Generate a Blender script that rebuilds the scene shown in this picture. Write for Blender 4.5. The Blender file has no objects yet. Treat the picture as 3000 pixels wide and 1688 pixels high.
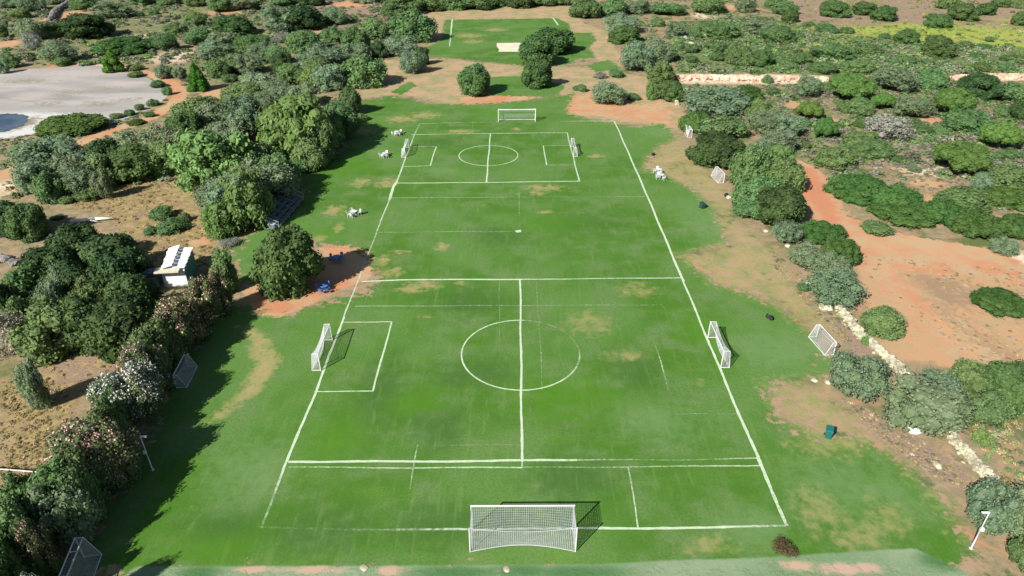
import bpy, bmesh, math, random
import numpy as np
from mathutils import Vector, Matrix
R = math.radians
SC = bpy.context.scene
COL = SC.collection
# ------------------------------------------------------------------ camera, sky, sun, exposure
CAM_H = 40.4; FPX = 2000.0; PITCH = math.atan(1183 / FPX)          # fitted to the pitch markings and the goals
cam = bpy.data.cameras.new('camera'); cam_o = bpy.data.objects.new('camera', cam); COL.objects.link(cam_o)
cam.sensor_width = 36; cam.lens = 36 * FPX / 3000; cam.clip_start = 0.5; cam.clip_end = 9000
cam_o.location = (0, 0, CAM_H); cam_o.rotation_euler = (R(90) - PITCH, 0, 0)
SC.camera = cam_o
SUN_AZ = R(48.5); SUN_EL = R(36)                                    # direction the light travels over the ground
world = bpy.data.worlds.new('World'); SC.world = world; world.use_nodes = True
wn = world.node_tree.nodes; bg = wn['Background']
sky = wn.new('ShaderNodeTexSky'); sky.sky_type = 'NISHITA'; sky.sun_disc = False
sd = Vector((-math.cos(SUN_AZ) * math.cos(SUN_EL), -math.sin(SUN_AZ) * math.cos(SUN_EL), math.sin(SUN_EL)))
sky.sun_elevation = SUN_EL; sky.sun_rotation = math.atan2(sd.x, sd.y)
world.node_tree.links.new(sky.outputs[0], bg.inputs[0]); bg.inputs[1].default_value = 0.052
sun = bpy.data.lights.new('sun', 'SUN'); sun.energy = 5.0; sun.angle = R(0.5); sun.color = (1, 0.95, 0.86)
sun_o = bpy.data.objects.new('sun', sun); COL.objects.link(sun_o)
sun_o.rotation_euler = (-sd).to_track_quat('-Z', 'Y').to_euler(); sun_o.location = (0, 0, 80)
SC.view_settings.view_transform = 'Standard'; SC.view_settings.look = 'None'
SC.view_settings.exposure = 0.72; SC.view_settings.gamma = 1
SC.cycles.max_bounces = 5; SC.cycles.diffuse_bounces = 3; SC.cycles.transparent_max_bounces = 8

# ------------------------------------------------------------------ helpers
CP, SP = math.cos(PITCH), math.sin(PITCH)
def P(x, y, z=0.0):
    """place surveyed in photo coordinates (3000 px wide) -> point of the site at height z"""
    u = (x - 1500) / FPX; v = (y - 844) / FPX
    dx, dy, dz = u, CP - v * SP, -SP - v * CP
    t = (z - CAM_H) / dz
    return Vector((dx * t, dy * t, z))
S2 = 2.574; SO = 3000 / 2575
TILE = dict(A=(0, 0, S2), B=(1000, 0, S2), C=(2000, 0, S2), D=(0, 563, S2), E=(1000, 563, S2), F=(2000, 563, S2),
            G=(0, 1125, S2), H=(1000, 1125, S2), I=(2000, 1125, S2), O=(0, 0, 1 / SO), X=(0, 0, 1))
def T(t, x, y):
    ox, oy, s = TILE[t]; return ox + x / s, oy + y / s
def PT(t, x, y, z=0): return P(*T(t, x, y), z)
def link(o, parent=None):
    COL.objects.link(o)
    if parent is not None: o.parent = parent
    return o
def tag(o, label=None, cat=None, group=None, kind=None):
    if label: o['label'] = label
    if cat: o['category'] = cat
    if group: o['group'] = group
    if kind: o['kind'] = kind
    return o
def empty(name, loc, rz=0.0, sc=None):
    o = bpy.data.objects.new(name, None); o.empty_display_size = 0.3
    o.location = loc; o.rotation_euler = (0, 0, rz)
    if sc: o.scale = sc
    return link(o)
class MB:
    def __init__(s): s.v = []; s.f = []
    def add(s, vs, fs):
        b = len(s.v); s.v += [tuple(v) for v in vs]; s.f += [tuple(b + i for i in f) for f in fs]; return s
    def box(s, c, d, rz=0, mat=None):
        hx, hy, hz = d[0] / 2, d[1] / 2, d[2] / 2
        ca, sa = math.cos(rz), math.sin(rz); vs = []
        for z in (-hz, hz):
            for x, y in ((-hx, -hy), (hx, -hy), (hx, hy), (-hx, hy)):
                vs.append((c[0] + x * ca - y * sa, c[1] + x * sa + y * ca, c[2] + z))
        return s.add(vs, [(3, 2, 1, 0), (4, 5, 6, 7), (0, 1, 5, 4), (1, 2, 6, 5), (2, 3, 7, 6), (3, 0, 4, 7)])
    def tube(s, a, b, r0, r1=None, n=8, cap=True):
        a = Vector(a); b = Vector(b); r1 = r0 if r1 is None else r1
        d = (b - a).normalized(); u = d.orthogonal().normalized(); w = d.cross(u)
        vs = []
        for p, r in ((a, r0), (b, r1)):
            for i in range(n):
                t = 2 * math.pi * i / n; vs.append(p + u * (r * math.cos(t)) + w * (r * math.sin(t)))
        fs = [(i, (i + 1) % n, n + (i + 1) % n, n + i) for i in range(n)]
        if cap: fs += [tuple(reversed(range(n))), tuple(range(n, 2 * n))]
        return s.add(vs, fs)
    def path(s, pts, r, n=6):
        for a, b in zip(pts[:-1], pts[1:]):
            if (Vector(a) - Vector(b)).length > 1e-5: s.tube(a, b, r, r, n, cap=n > 3)
        return s
    def lathe(s, c, prof, n=20):
        vs = []
        for r, z in prof:
            for i in range(n):
                t = 2 * math.pi * i / n; vs.append((c[0] + r * math.cos(t), c[1] + r * math.sin(t), c[2] + z))
        fs = [(k * n + i, k * n + (i + 1) % n, (k + 1) * n + (i + 1) % n, (k + 1) * n + i) for k in range(len(prof) - 1) for i in range(n)]
        fs += [tuple(reversed(range(n))), tuple(range((len(prof) - 1) * n, len(prof) * n))]
        return s.add(vs, fs)
    def poly(s, pts): return s.add(pts, [tuple(range(len(pts)))])
    def mesh(s, name, m):
        me = bpy.data.meshes.new(name); me.from_pydata(s.v, [], s.f); me.materials.append(m); me.update(); return me
    def build(s, name, m, parent=None, smooth=False):
        me = s.mesh(name, m)
        if smooth: me.polygons.foreach_set('use_smooth', [True] * len(me.polygons))
        return link(bpy.data.objects.new(name, me), parent)

# ------------------------------------------------------------------ materials
class NT:
    def __init__(s, name):
        s.m = bpy.data.materials.new(name); s.m.use_nodes = True; s.t = s.m.node_tree; s.n = s.t.nodes
        s.b = s.n['Principled BSDF']; s.out = s.n['Material Output']
    def new(s, k, **kw):
        n = s.n.new(k)
        for a, v in kw.items(): setattr(n, a, v)
        return n
    def l(s, a, b): s.t.links.new(a, b)
    def coords(s):
        if not hasattr(s, '_c'): s._c = s.new('ShaderNodeTexCoord')
        return s._c.outputs['Object']
    def noise(s, scale, detail=4, rough=0.55, vec=None, stretch=None, dist=0):
        v = vec or s.coords()
        if stretch:
            mp = s.new('ShaderNodeMapping'); mp.inputs['Scale'].default_value = stretch[:3]
            if len(stretch) > 3: mp.inputs['Rotation'].default_value = (0, 0, stretch[3])
            s.l(v, mp.inputs[0]); v = mp.outputs[0]
        n = s.new('ShaderNodeTexNoise'); n.inputs['Scale'].default_value = scale
        n.inputs['Detail'].default_value = detail; n.inputs['Roughness'].default_value = rough; n.inputs['Distortion'].default_value = dist
        s.l(v, n.inputs['Vector']); return n.outputs['Fac']
    def ramp(s, fac, lo, hi, a=0.0, b=1.0):
        n = s.new('ShaderNodeMapRange'); n.interpolation_type = 'SMOOTHSTEP'
        n.inputs['From Min'].default_value = lo; n.inputs['From Max'].default_value = hi
        n.inputs['To Min'].default_value = a; n.inputs['To Max'].default_value = b
        s.l(fac, n.inputs['Value']); return n.outputs['Result']
    def math(s, op, a, b=None):
        n = s.new('ShaderNodeMath', operation=op)
        for i, x in enumerate((a, b)):
            if x is None: continue
            if isinstance(x, (int, float)): n.inputs[i].default_value = x
            else: s.l(x, n.inputs[i])
        return n.outputs[0]
    def mix(s, fac, a, b, mode='MIX'):
        n = s.new('ShaderNodeMix', data_type='RGBA', blend_type=mode)
        for i, x in ((0, fac), (6, a), (7, b)):
            if isinstance(x, (int, float)): n.inputs[i].default_value = x
            elif isinstance(x, tuple): n.inputs[i].default_value = (*x, 1)
            else: s.l(x, n.inputs[i])
        return n.outputs[2]
    def attr(s, name):
        n = s.new('ShaderNodeAttribute', attribute_name=name); return n.outputs['Fac']
    def bump(s, h, strength, dist):
        b = s.new('ShaderNodeBump'); b.inputs['Strength'].default_value = strength; b.inputs['Distance'].default_value = dist
        s.l(h, b.inputs['Height']); s.l(b.outputs[0], s.b.inputs['Normal'])
def simple(name, col, rough=0.6, metal=0.0, var=0.12, scale=3.0, bump=0.0):
    n = NT(name); v = n.noise(scale, 5)
    c = n.mix(n.ramp(v, 0.3, 0.7), tuple(x * (1 - var) for x in col), tuple(min(1, x * (1 + var)) for x in col))
    n.l(c, n.b.inputs['Base Color']); n.b.inputs['Roughness'].default_value = rough; n.b.inputs['Metallic'].default_value = metal
    n.b.inputs['Specular IOR Level'].default_value = 0.3
    if bump: n.bump(n.noise(scale * 4, 6), bump, 0.02)
    return n.m
M = {}
M['white_paint'] = simple('white_paint', (0.60, 0.61, 0.60), 0.45, var=0.06)
M['white_plastic'] = simple('white_plastic', (0.6, 0.61, 0.63), 0.4, var=0.04)
M['blue_plastic'] = simple('blue_plastic', (0.06, 0.15, 0.38), 0.4, var=0.1)
M['net'] = simple('net', (0.52, 0.54, 0.56), 0.8, var=0.1)
M['galv'] = simple('galvanised_steel', (0.5, 0.52, 0.54), 0.45, 0.4)
M['alu'] = simple('aluminium', (0.22, 0.25, 0.30), 0.4, 0.5)
M['bark'] = simple('bark', (0.13, 0.1, 0.075), 0.9, var=0.4, scale=4, bump=0.5)
M['pale_bark'] = simple('pale_bark', (0.4, 0.36, 0.3), 0.9, var=0.3, scale=4, bump=0.5)
M['stone'] = simple('limestone', (0.40, 0.38, 0.28), 0.95, var=0.4, scale=1.2, bump=0.6)
M['pink_stone'] = simple('pink_stone', (0.56, 0.4, 0.3), 0.95, var=0.35, scale=0.6, bump=0.6)
M['dark_stone'] = simple('dark_stone', (0.16, 0.155, 0.15), 0.95, var=0.5, scale=1.2, bump=0.6)
M['render_white'] = simple('white_render', (0.82, 0.83, 0.84), 0.8, var=0.05)
M['sheet_white'] = simple('white_sheet', (0.82, 0.82, 0.82), 0.5, var=0.04)
M['teal'] = simple('teal_paint', (0.05, 0.17, 0.17), 0.6, var=0.2)
M['beige'] = simple('beige_board', (0.55, 0.52, 0.4), 0.8, var=0.12)
M['grey_tank'] = simple('grey_tank', (0.13, 0.16, 0.2), 0.6, var=0.2)
M['dark'] = simple('dark_opening', (0.03, 0.035, 0.045), 0.6)
M['glass'] = simple('dark_glass', (0.04, 0.05, 0.06), 0.1)
M['bin_teal'] = simple('teal_bin', (0.015, 0.12, 0.11), 0.4)
M['bin_dark'] = simple('dark_green_bin', (0.02, 0.06, 0.06), 0.45)
M['black'] = simple('black_fabric', (0.02, 0.02, 0.025), 0.8)
M['log'] = simple('bleached_wood', (0.62, 0.6, 0.56), 0.9, var=0.2, bump=0.4)

def foliage_mat(name, flower=None, transl=0.3):
    n = NT(name)
    oi = n.new('ShaderNodeObjectInfo'); rnd = n.attr('rnd')
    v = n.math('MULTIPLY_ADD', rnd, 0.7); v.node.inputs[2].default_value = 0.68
    hs = n.new('ShaderNodeHueSaturation'); n.l(oi.outputs['Color'], hs.inputs['Color'])
    n.l(v, hs.inputs['Value'])
    h = n.math('MULTIPLY_ADD', oi.outputs['Random'], 0.035); h.node.inputs[2].default_value = 0.4825
    n.l(h, hs.inputs['Hue'])
    cl = n.noise(1.6, 3)                                  # clumps of older and younger leaves
    c = n.mix(n.ramp(cl, 0.35, 0.68), hs.outputs[0], n.mix(0.36, hs.outputs[0], (0.13, 0.215, 0.06)))
    if flower:
        c = n.mix(n.ramp(rnd, 0.995, 0.999), c, c)
    n.l(c, n.b.inputs['Base Color']); n.b.inputs['Roughness'].default_value = 0.62; n.b.inputs['Specular IOR Level'].default_value = 0.2
    tr = n.new('ShaderNodeBsdfTranslucent'); n.l(c, tr.inputs[0])
    mx = n.new('ShaderNodeMixShader'); mx.inputs[0].default_value = transl
    n.l(n.b.outputs[0], mx.inputs[1]); n.l(tr.outputs[0], mx.inputs[2]); n.l(mx.outputs[0], n.out.inputs[0])
    return n.m
M['leaf'] = foliage_mat('foliage')
def vcol_mat(name, rough=0.8):
    n = NT(name); a = n.new('ShaderNodeAttribute', attribute_name='tint'); n.l(a.outputs['Color'], n.b.inputs['Base Color'])
    n.b.inputs['Roughness'].default_value = rough; n.b.inputs['Specular IOR Level'].default_value = 0.1
    return n.m
M['petal'] = simple('petals', (0.56, 0.55, 0.54), 0.7, var=0.15, scale=0.8)
M['petal_pink'] = simple('pink_petals', (0.62, 0.34, 0.32), 0.7, var=0.3, scale=0.8)
M['scrub'] = vcol_mat('scrub_leaves')

# ------------------------------------------------------------------ ground
def lines(spec):
    out = [spec[0][0]]
    for a, b, st in spec:
        n = max(1, round((b - a) / st)); out += [a + (b - a) * (i + 1) / n for i in range(n)]
    return np.array(out)
xs = lines([(-4000, -900, 600), (-900, -240, 110), (-240, -110, 1.4), (-110, -55, 0.8), (-55, 55, 0.42), (55, 110, 0.8), (110, 240, 1.4), (240, 900, 110), (900, 4000, 600)])
ys = lines([(-600, 0, 100), (0, 26, 3), (26, 62, 0.36), (62, 150, 0.6), (150, 320, 1.2), (320, 400, 8), (400, 1200, 80), (1200, 6000, 600)])
GX, GY = np.meshgrid(xs, ys); GX = GX.ravel(); GY = GY.ravel(); NV = GX.size
def sdist(poly):
    p = np.array([(q.x, q.y) for q in poly]); m = 6
    sel = (GX > p[:, 0].min() - m) & (GX < p[:, 0].max() + m) & (GY > p[:, 1].min() - m) & (GY < p[:, 1].max() + m)
    idx = np.nonzero(sel)[0]; x = GX[idx]; y = GY[idx]
    d = np.full(x.size, 1e9); ins = np.zeros(x.size, bool)
    for i in range(len(p)):
        a = p[i]; b = p[(i + 1) % len(p)]; e = b - a
        t = np.clip(((x - a[0]) * e[0] + (y - a[1]) * e[1]) / max(1e-9, e @ e), 0, 1)
        d = np.minimum(d, np.hypot(x - a[0] - t * e[0], y - a[1] - t * e[1]))
        c = (a[1] > y) != (b[1] > y)
        with np.errstate(divide='ignore', invalid='ignore'):
            ins ^= c & (x < (b[0] - a[0]) * (y - a[1]) / (b[1] - a[1]) + a[0])
    return idx, np.where(ins, d, -d)
LAY = {}
def lay(name):
    if name not in LAY: LAY[name] = np.zeros(NV)
    return LAY[name]
def poly(name, pts, w=1.5, k=1.0, t='O', op='max'):
    A = lay(name); idx, d = sdist([PT(t, *q) for q in pts])
    v = np.clip(d / (2 * w) + 0.5, 0, 1) * k
    if op == 'max': A[idx] = np.maximum(A[idx], v)
    else: A[idx] = np.minimum(A[idx], 1 - v)
def blob(name, cx, cy, rx, ry, k=1.0, t='O', op='max'):
    c = PT(t, cx, cy); ex = (PT(t, cx + rx, cy) - c).length; ey = (PT(t, cx, cy - ry) - PT(t, cx, cy + ry)).length / 2
    A = lay(name); d = np.hypot((GX - c.x) / ex, (GY - c.y) / ey); v = np.clip(1.25 - 0.75 * d, 0, 1) * k
    if op == 'max': A[:] = np.maximum(A, v)
    else: A[:] = np.minimum(A, 1 - v)
def track(name, pts, width, w=0.8, k=1.0, t='O'):
    A = lay(name); q = [PT(t, *p) for p in pts]; d = np.full(NV, 1e9)
    for a, b in zip(q[:-1], q[1:]):
        ex, ey = b.x - a.x, b.y - a.y
        tt = np.clip(((GX - a.x) * ex + (GY - a.y) * ey) / (ex * ex + ey * ey), 0, 1)
        d = np.minimum(d, np.hypot(GX - a.x - tt * ex, GY - a.y - tt * ey))
    A[:] = np.maximum(A, np.clip((width / 2 - d) / (2 * w) + 0.5, 0, 1) * k)

# lawn of the main field, far field and grass islands
LAWN = [(180, 1449), (250, 1300), (320, 1180), (380, 1080), (430, 960), (500, 850), (580, 760), (700, 800), (770, 780), (850, 752),
        (930, 742), (960, 700), (930, 640), (880, 617), (800, 612), (740, 590), (640, 640), (600, 700), (585, 640), (640, 570), (770, 480), (740, 430), (860, 380),
        (915, 300), (895, 262), (980, 240), (1080, 262), (1200, 262), (1300, 255), (1400, 245), (1440, 235), (1425, 285), (1480, 300), (1600, 320), (1665, 312), (1690, 330), (1700, 350),
        (1640, 385), (1620, 420), (1680, 440), (1740, 475), (1795, 525), (1830, 610), (1720, 640), (1800, 715), (1900, 745), (1960, 775), (2040, 835), (2085, 900),
        (2075, 950), (1930, 965), (1945, 1050), (2050, 1100), (2180, 1105), (2290, 1180), (2400, 1290), (2450, 1400), (2350, 1440), (1900, 1449), (1500, 1449), (900, 1449), (300, 1449)]
poly('lawn', LAWN, 2.0)
poly('lawn', [(1120, 50), (1400, 46), (1432, 60), (1440, 105), (1480, 90), (1500, 100), (1440, 160), (1400, 165), (1280, 162), (1200, 152), (1078, 142), (1072, 120), (1110, 100)], 1.2)
poly('lawn', [(1430, 82), (1490, 82), (1500, 95), (1440, 105)], 1.2, 0.8)
poly('lawn', [(1440, 120), (1480, 120), (1500, 145), (1440, 150)], 1.2, 0.9)
poly('lawn', [(1475, 165), (1530, 150), (1565, 172), (1500, 182)], 1.2)
poly('lawn', [(1215, 195), (1330, 190), (1420, 215), (1400, 245), (1230, 240)], 1.2)
poly('lawn', [(980, 232), (1030, 205), (1050, 215), (1010, 238)], 1.0)
poly('lawn', [(600, 700), (600, 640), (690, 590), (700, 690), (640, 720)], 1.0, 0.9)
# bare red soil
poly('tanearth', [(1062, 30), (1250, 16), (1430, 16), (1470, 60), (1530, 80), (1545, 120), (1575, 155), (1560, 170), (1500, 150), (1480, 110), (1440, 85), (1405, 48), (1120, 50), (1105, 95), (1080, 112)], 1.2)
poly('tanearth', [(895, 250), (960, 150), (1075, 145), (1300, 165), (1480, 170), (1530, 175), (1700, 210), (1712, 262), (1740, 330), (1690, 325), (1600, 312), (1430, 290), (1430, 262), (1480, 240), (1400, 240), (1160, 265), (1000, 238)], 1.6, 0.8)
poly('red', [(1360, 250), (1500, 230), (1600, 262), (1690, 250), (1700, 320), (1560, 300), (1430, 292)], 2.5, 0.75)
poly('red', [(1155, 245), (1330, 232), (1380, 242), (1250, 262), (1160, 262)], 1.0)
poly('red', [(610, 715), (650, 690), (720, 700), (830, 660), (800, 625), (880, 615), (965, 618), (930, 700), (830, 740), (765, 775), (700, 803), (640, 800)], 0.8)
poly('red', [(2000, 400), (2060, 425), (2095, 470), (2125, 540), (2200, 575), (2330, 600), (2440, 618), (2575, 640), (2575, 690), (2400, 690), (2280, 680), (2200, 690), (2110, 640), (2060, 560), (2020, 500)], 0.7)
track('red', [(2050, 480), (2110, 590), (2210, 690), (2330, 790), (2450, 890), (2520, 960)], 6.5, 2.4, 0.62)
track('red', [(2200, 640), (2380, 655), (2575, 675)], 9, 2, 0.9)
track('red', [(320, 172), (385, 190), (435, 210), (455, 235), (440, 258), (380, 295), (300, 325), (220, 352), (160, 378)], 3.2, 0.7)
track('red', [(0, 190), (160, 165), (240, 172)], 3.0, 0.8, 0.8)
poly('deepred', [(2005, 410), (2050, 425), (2110, 520), (2120, 570), (2070, 560), (2025, 500)], 1.5, .95); poly('deepred', [(625, 720), (680, 735), (760, 765), (740, 785), (700, 800), (645, 795)], 1.2, .8)
blob('deepred', 1200, 252, 40, 6, .6); blob('deepred', 440, 235, 14, 30, .5)
for b in [(165, 40, 35, 20), (15, 112, 40, 12), (800, 78, 40, 12), (540, 235, 40, 14), (570, 30, 50, 8), (500, 610, 30, 12), (690, 330, 25, 12), (1180, 830, 0.1, 0.1), (2330, 500, 30, 12), (2330, 300, 40, 12),
          (20, 440, 40, 30), (2210, 345, 40, 14), (2090, 305, 30, 10), (1690, 60, 30, 12), (1860, 20, 50, 10), (2330, 460, 50, 12), (480, 255, 60, 8), (880, 10, 60, 10), (2010, 265, 40, 10)]:
    blob('red', *b, k=0.85)
# dry, worn grass
poly('dry', [(1700, 340), (1740, 380), (1830, 470), (1860, 560), (1970, 640), (2050, 760), (2110, 800), (2110, 880), (2030, 835), (1950, 775), (1900, 745), (1800, 720), (1690, 640), (1750, 628), (1835, 615), (1790, 525), (1740, 475), (1610, 425), (1640, 380)], 2.2, 0.78)
poly('dry', [(1910, 960), (2075, 950), (2130, 1010), (2210, 1080), (2330, 1200), (2430, 1290), (2440, 1380), (2380, 1300), (2280, 1190), (2180, 1110), (2060, 1105), (1960, 1050)], 2.5, 0.72)
poly('dry', [(590, 820), (640, 825), (680, 850), (706, 905), (670, 975), (560, 1050), (520, 1060), (600, 985), (640, 920), (620, 860)], 0.8, 0.95)
for b in [(905, 460, 26, 12), (972, 460, 28, 14), (1370, 472, 50, 9), (1350, 486, 20, 6), (1300, 490, 7, 4), (1370, 533, 25, 4), (1110, 622, 18, 11), (1003, 634, 30, 6), (985, 685, 34, 12), (965, 655, 22, 14),
          (1065, 718, 48, 12), (1160, 713, 18, 5), (1072, 796, 34, 4), (840, 530, 30, 14), (852, 572, 14, 12), (1498, 393, 20, 5), (1300, 325, 14, 4), (1010, 300, 40, 10), (1070, 290, 40, 9), (800, 600, 20, 10),
          (1245, 75, 30, 5), (1180, 90, 40, 6), (1190, 105, 30, 5), (1030, 730, 40, 10), (1900, 455, 10, 6), (910, 330, 40, 10), (1160, 330, 40, 5)]: blob('dry', *b, k=0.86)
for b in [(1480, 812, 60, 30), (1570, 895, 60, 14), (1760, 962, 14, 8), (1600, 730, 50, 20), (1780, 1372, 70, 26), (2150, 1345, 100, 34), (2060, 1280, 60, 50), (2230, 1300, 50, 40), (2080, 1120, 90, 30), (1870, 395, 60, 20), (2120, 1030, 80, 30), (1850, 640, 100, 30)]:
    blob('worn', *b, k=0.8)
# leaf litter, brown ground under the right-hand tree line
poly('litter', [(1950, 640), (2050, 745), (2160, 840), (2130, 870), (2060, 800), (1990, 725), (1930, 660)], 1.5, 0.85)
poly('litter', [(2100, 990), (2200, 1040), (2310, 1095), (2430, 1190), (2460, 1250), (2400, 1225), (2290, 1170), (2180, 1090)], 1.2, 0.9)
poly('litter', [(2110, 790), (2200, 870), (2220, 920), (2130, 900)], 1.0, 0.8)
poly('litter', [(1800, 395), (1900, 500), (1850, 520), (1790, 440)], 1.0, 0.5)
blob('litter', 1970, 1374, 34, 20, 1.0); blob('litter', 2360, 430, 120, 50, 0.8); 
blob('litter', 900, 20, 120, 40, 0.8); blob('litter', 200, 920, 140, 60, 0.6); blob('litter', 450, 120, 200, 25, 0.5); blob('litter', 1000, 60, 60, 30, 0.6)
poly('litter', [(1990, 0), (2575, 0), (2575, 45), (2150, 68), (2000, 74)], 3, 0.62)
# dry golden field beside the hut and at the left edge
poly('gold', [(170, 520), (260, 470), (330, 425), (440, 405), (510, 480), (545, 600), (520, 680), (400, 690), (330, 600), (250, 530)], 2, 0.85)
poly('gold', [(0, 960), (160, 860), (330, 830), (390, 900), (210, 1000), (130, 1140), (60, 1260), (0, 1300)], 2, 0.9)
poly('clay', [(2040, 440), (2100, 470), (2130, 545), (2200, 580), (2330, 605), (2440, 622), (2640, 640), (2640, 960), (2480, 925), (2400, 925), (2230, 900), (2170, 760), (2160, 680), (2100, 600), (2040, 520)], 2, 1.0)
track('brownstreak', [(2330, 700), (2420, 740), (2575, 770)], 7, 4, .9); track('brownstreak', [(2330, 760), (2430, 840), (2560, 930)], 5, 3, .9); blob('brownstreak', 2370, 730, 60, 50, .9); blob('brownstreak', 2350, 440, 110, 40, .8)
poly('gold', [(0, 400), (160, 370), (330, 330), (190, 420), (60, 470), (0, 470)], 2, 0.5)
poly('gcover', [(1690, 60), (1900, 40), (2100, 90), (2640, 120), (2640, 185), (2100, 188), (1700, 185)], 4, .72)
poly('gcover', [(-60, -20), (1080, -20), (1060, 60), (960, 150), (900, 230), (700, 240), (460, 215), (380, 165), (-60, 165)], 4, .6)
poly('gcover', [(1700, 215), (2640, 205), (2640, 420), (2100, 400), (2000, 350), (1900, 330), (1720, 250)], 4, .52)
poly('gcover', [(430, 400), (550, 470), (600, 560), (560, 640), (470, 620)], 3, .45); poly('gcover', [(560, 640), (640, 520), (760, 430), (880, 260), (820, 250), (700, 420), (560, 560)], 3, .7)
# vivid low meadow, top right
track('meadow', [(1900, 60), (2080, 100), (2300, 105), (2575, 118)], 16, 4, 0.8)
track('meadow', [(2250, 60), (2400, 85), (2575, 92)], 14, 4, 0.75); track('meadow', [(2100, 35), (2575, 48)], 12, 4, 0.5)
blob('meadow', 2350, 80, 260, 16, 0.85); blob('meadow', 2130, 118, 120, 12, 0.9); blob('meadow', 2500, 110, 120, 12, 0.9); blob('meadow', 2480, 35, 90, 8, 0.8)
# lime rock, pale sand and gravel lot
LOT = [(-60, 182), (160, 169), (250, 165), (300, 180), (360, 188), (400, 215), (425, 235), (412, 252), (380, 272), (312, 300), (285, 312), (180, 300), (110, 335), (40, 346), (-80, 360)]
poly('lot', LOT, 0.7)
poly('white', [(-40, 290), (60, 283), (230, 286), (190, 312), (110, 335), (0, 350), (-60, 350)], 2.5, .9); blob('mud', 50, 312, 40, 18, .9)
for b in [(60, 205, 110, 9), (170, 235, 70, 12), (265, 222, 70, 8), (250, 262, 70, 10), (120, 262, 60, 8), (330, 250, 50, 7)]: blob('mud', *b, k=.55)
for b in [(200, 185, 120, 9), (300, 215, 60, 9), (90, 240, 60, 8)]: blob('pinkish', *b, k=.8)
for b in [(445, 142, 60, 17), (345, 93, 45, 7), (270, 160, 30, 8), (20, 470, 40, 30), (1740, 190, 60, 5), (1880, 190, 150, 4), (2460, 193, 110, 4), (1720, 90, 14, 30), (2350, 430, 90, 14), (1770, 40, 30, 8), (2560, 640, 30, 30)]: blob('sand', *b, k=0.9)
poly('sand', [(1700, 188), (2090, 190), (2090, 214), (1710, 212)], 1.5, 0.75)
poly('sand', [(2395, 188), (2600, 184), (2600, 204), (2400, 204)], 1.5, 0.8)
# worn pale strip along the near edge of the site
STRIP = [(340, 1425), (900, 1424), (1500, 1420), (1700, 1409), (1900, 1404), (2200, 1384), (2300, 1380), (2450, 1449), (2575, 1560), (-200, 1600), (260, 1500)]
poly('strip', STRIP, 0.35)
for b in [(640, 1432, 60, 12), (800, 1432, 90, 12), (980, 1436, 50, 14), (1270, 1432, 30, 5), (2120, 1430, 120, 16), (2000, 1420, 80, 10)]: blob('stripsoil', *b, k=0.8)
for b in [(500, 1440, 60, 20), (1150, 1440, 130, 20), (1450, 1440, 140, 20), (2370, 1410, 70, 25), (1310, 1436, 100, 20)]: blob('stripgrass_shade', *b, k=0.8)  # grass on the strip; the rightmost blob paints a cast shadow into the colour
# long dark bands where the lawn is lush
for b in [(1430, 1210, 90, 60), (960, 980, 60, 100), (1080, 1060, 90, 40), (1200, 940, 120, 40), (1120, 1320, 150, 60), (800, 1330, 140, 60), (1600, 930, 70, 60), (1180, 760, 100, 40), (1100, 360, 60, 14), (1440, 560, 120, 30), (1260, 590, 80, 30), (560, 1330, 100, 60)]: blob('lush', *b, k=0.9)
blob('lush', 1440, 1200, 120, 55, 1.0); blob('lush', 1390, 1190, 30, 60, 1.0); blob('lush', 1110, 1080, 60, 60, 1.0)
for b in [(2150, 1230, 200, 90), (1950, 880, 120, 50), (1800, 560, 100, 60), (1640, 1060, 120, 60), (620, 1180, 110, 90), (1100, 430, 60, 10), (1900, 1330, 100, 60), (1560, 300, 80, 14), (940, 380, 40, 10), (1660, 330, 60, 16)]: blob('pale', *b, k=.8)
for b in [(850, 1100, 90, 70), (540, 1380, 130, 40), (880, 420, 70, 30), (820, 590, 50, 14), (1270, 285, 80, 14), (1420, 1000, 160, 60), (1380, 560, 120, 30), (1760, 830, 70, 40), (1050, 1010, 80, 40)]: blob('fresh', *b, k=.8)
lay('rnd0')

xi = len(xs); yi = len(ys)
co = np.zeros((NV, 3)); co[:, 0] = GX; co[:, 1] = GY
I = (np.arange(yi - 1)[:, None] * xi + np.arange(xi - 1)[None, :]).ravel()
quads = np.stack([I, I + 1, I + xi + 1, I + xi], 1)
def grid_object(name, faces, dz, mat, thr=None):
    used = np.unique(faces); mp = np.full(NV, -1); mp[used] = np.arange(used.size); f = mp[faces]
    me = bpy.data.meshes.new(name); me.vertices.add(used.size); c = co[used].copy(); c[:, 2] += dz
    me.vertices.foreach_set('co', c.ravel())
    me.loops.add(f.size); me.loops.foreach_set('vertex_index', f.ravel().astype(np.int32))
    me.polygons.add(len(f)); me.polygons.foreach_set('loop_start', np.arange(0, f.size, 4, dtype=np.int32))
    me.update(calc_edges=True)
    for k, A in LAY.items():
        at = me.attributes.new(k, 'FLOAT', 'POINT'); at.data.foreach_set('value', A[used].astype(np.float32))
    me.materials.append(mat)
    return link(bpy.data.objects.new(name, me))

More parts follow.
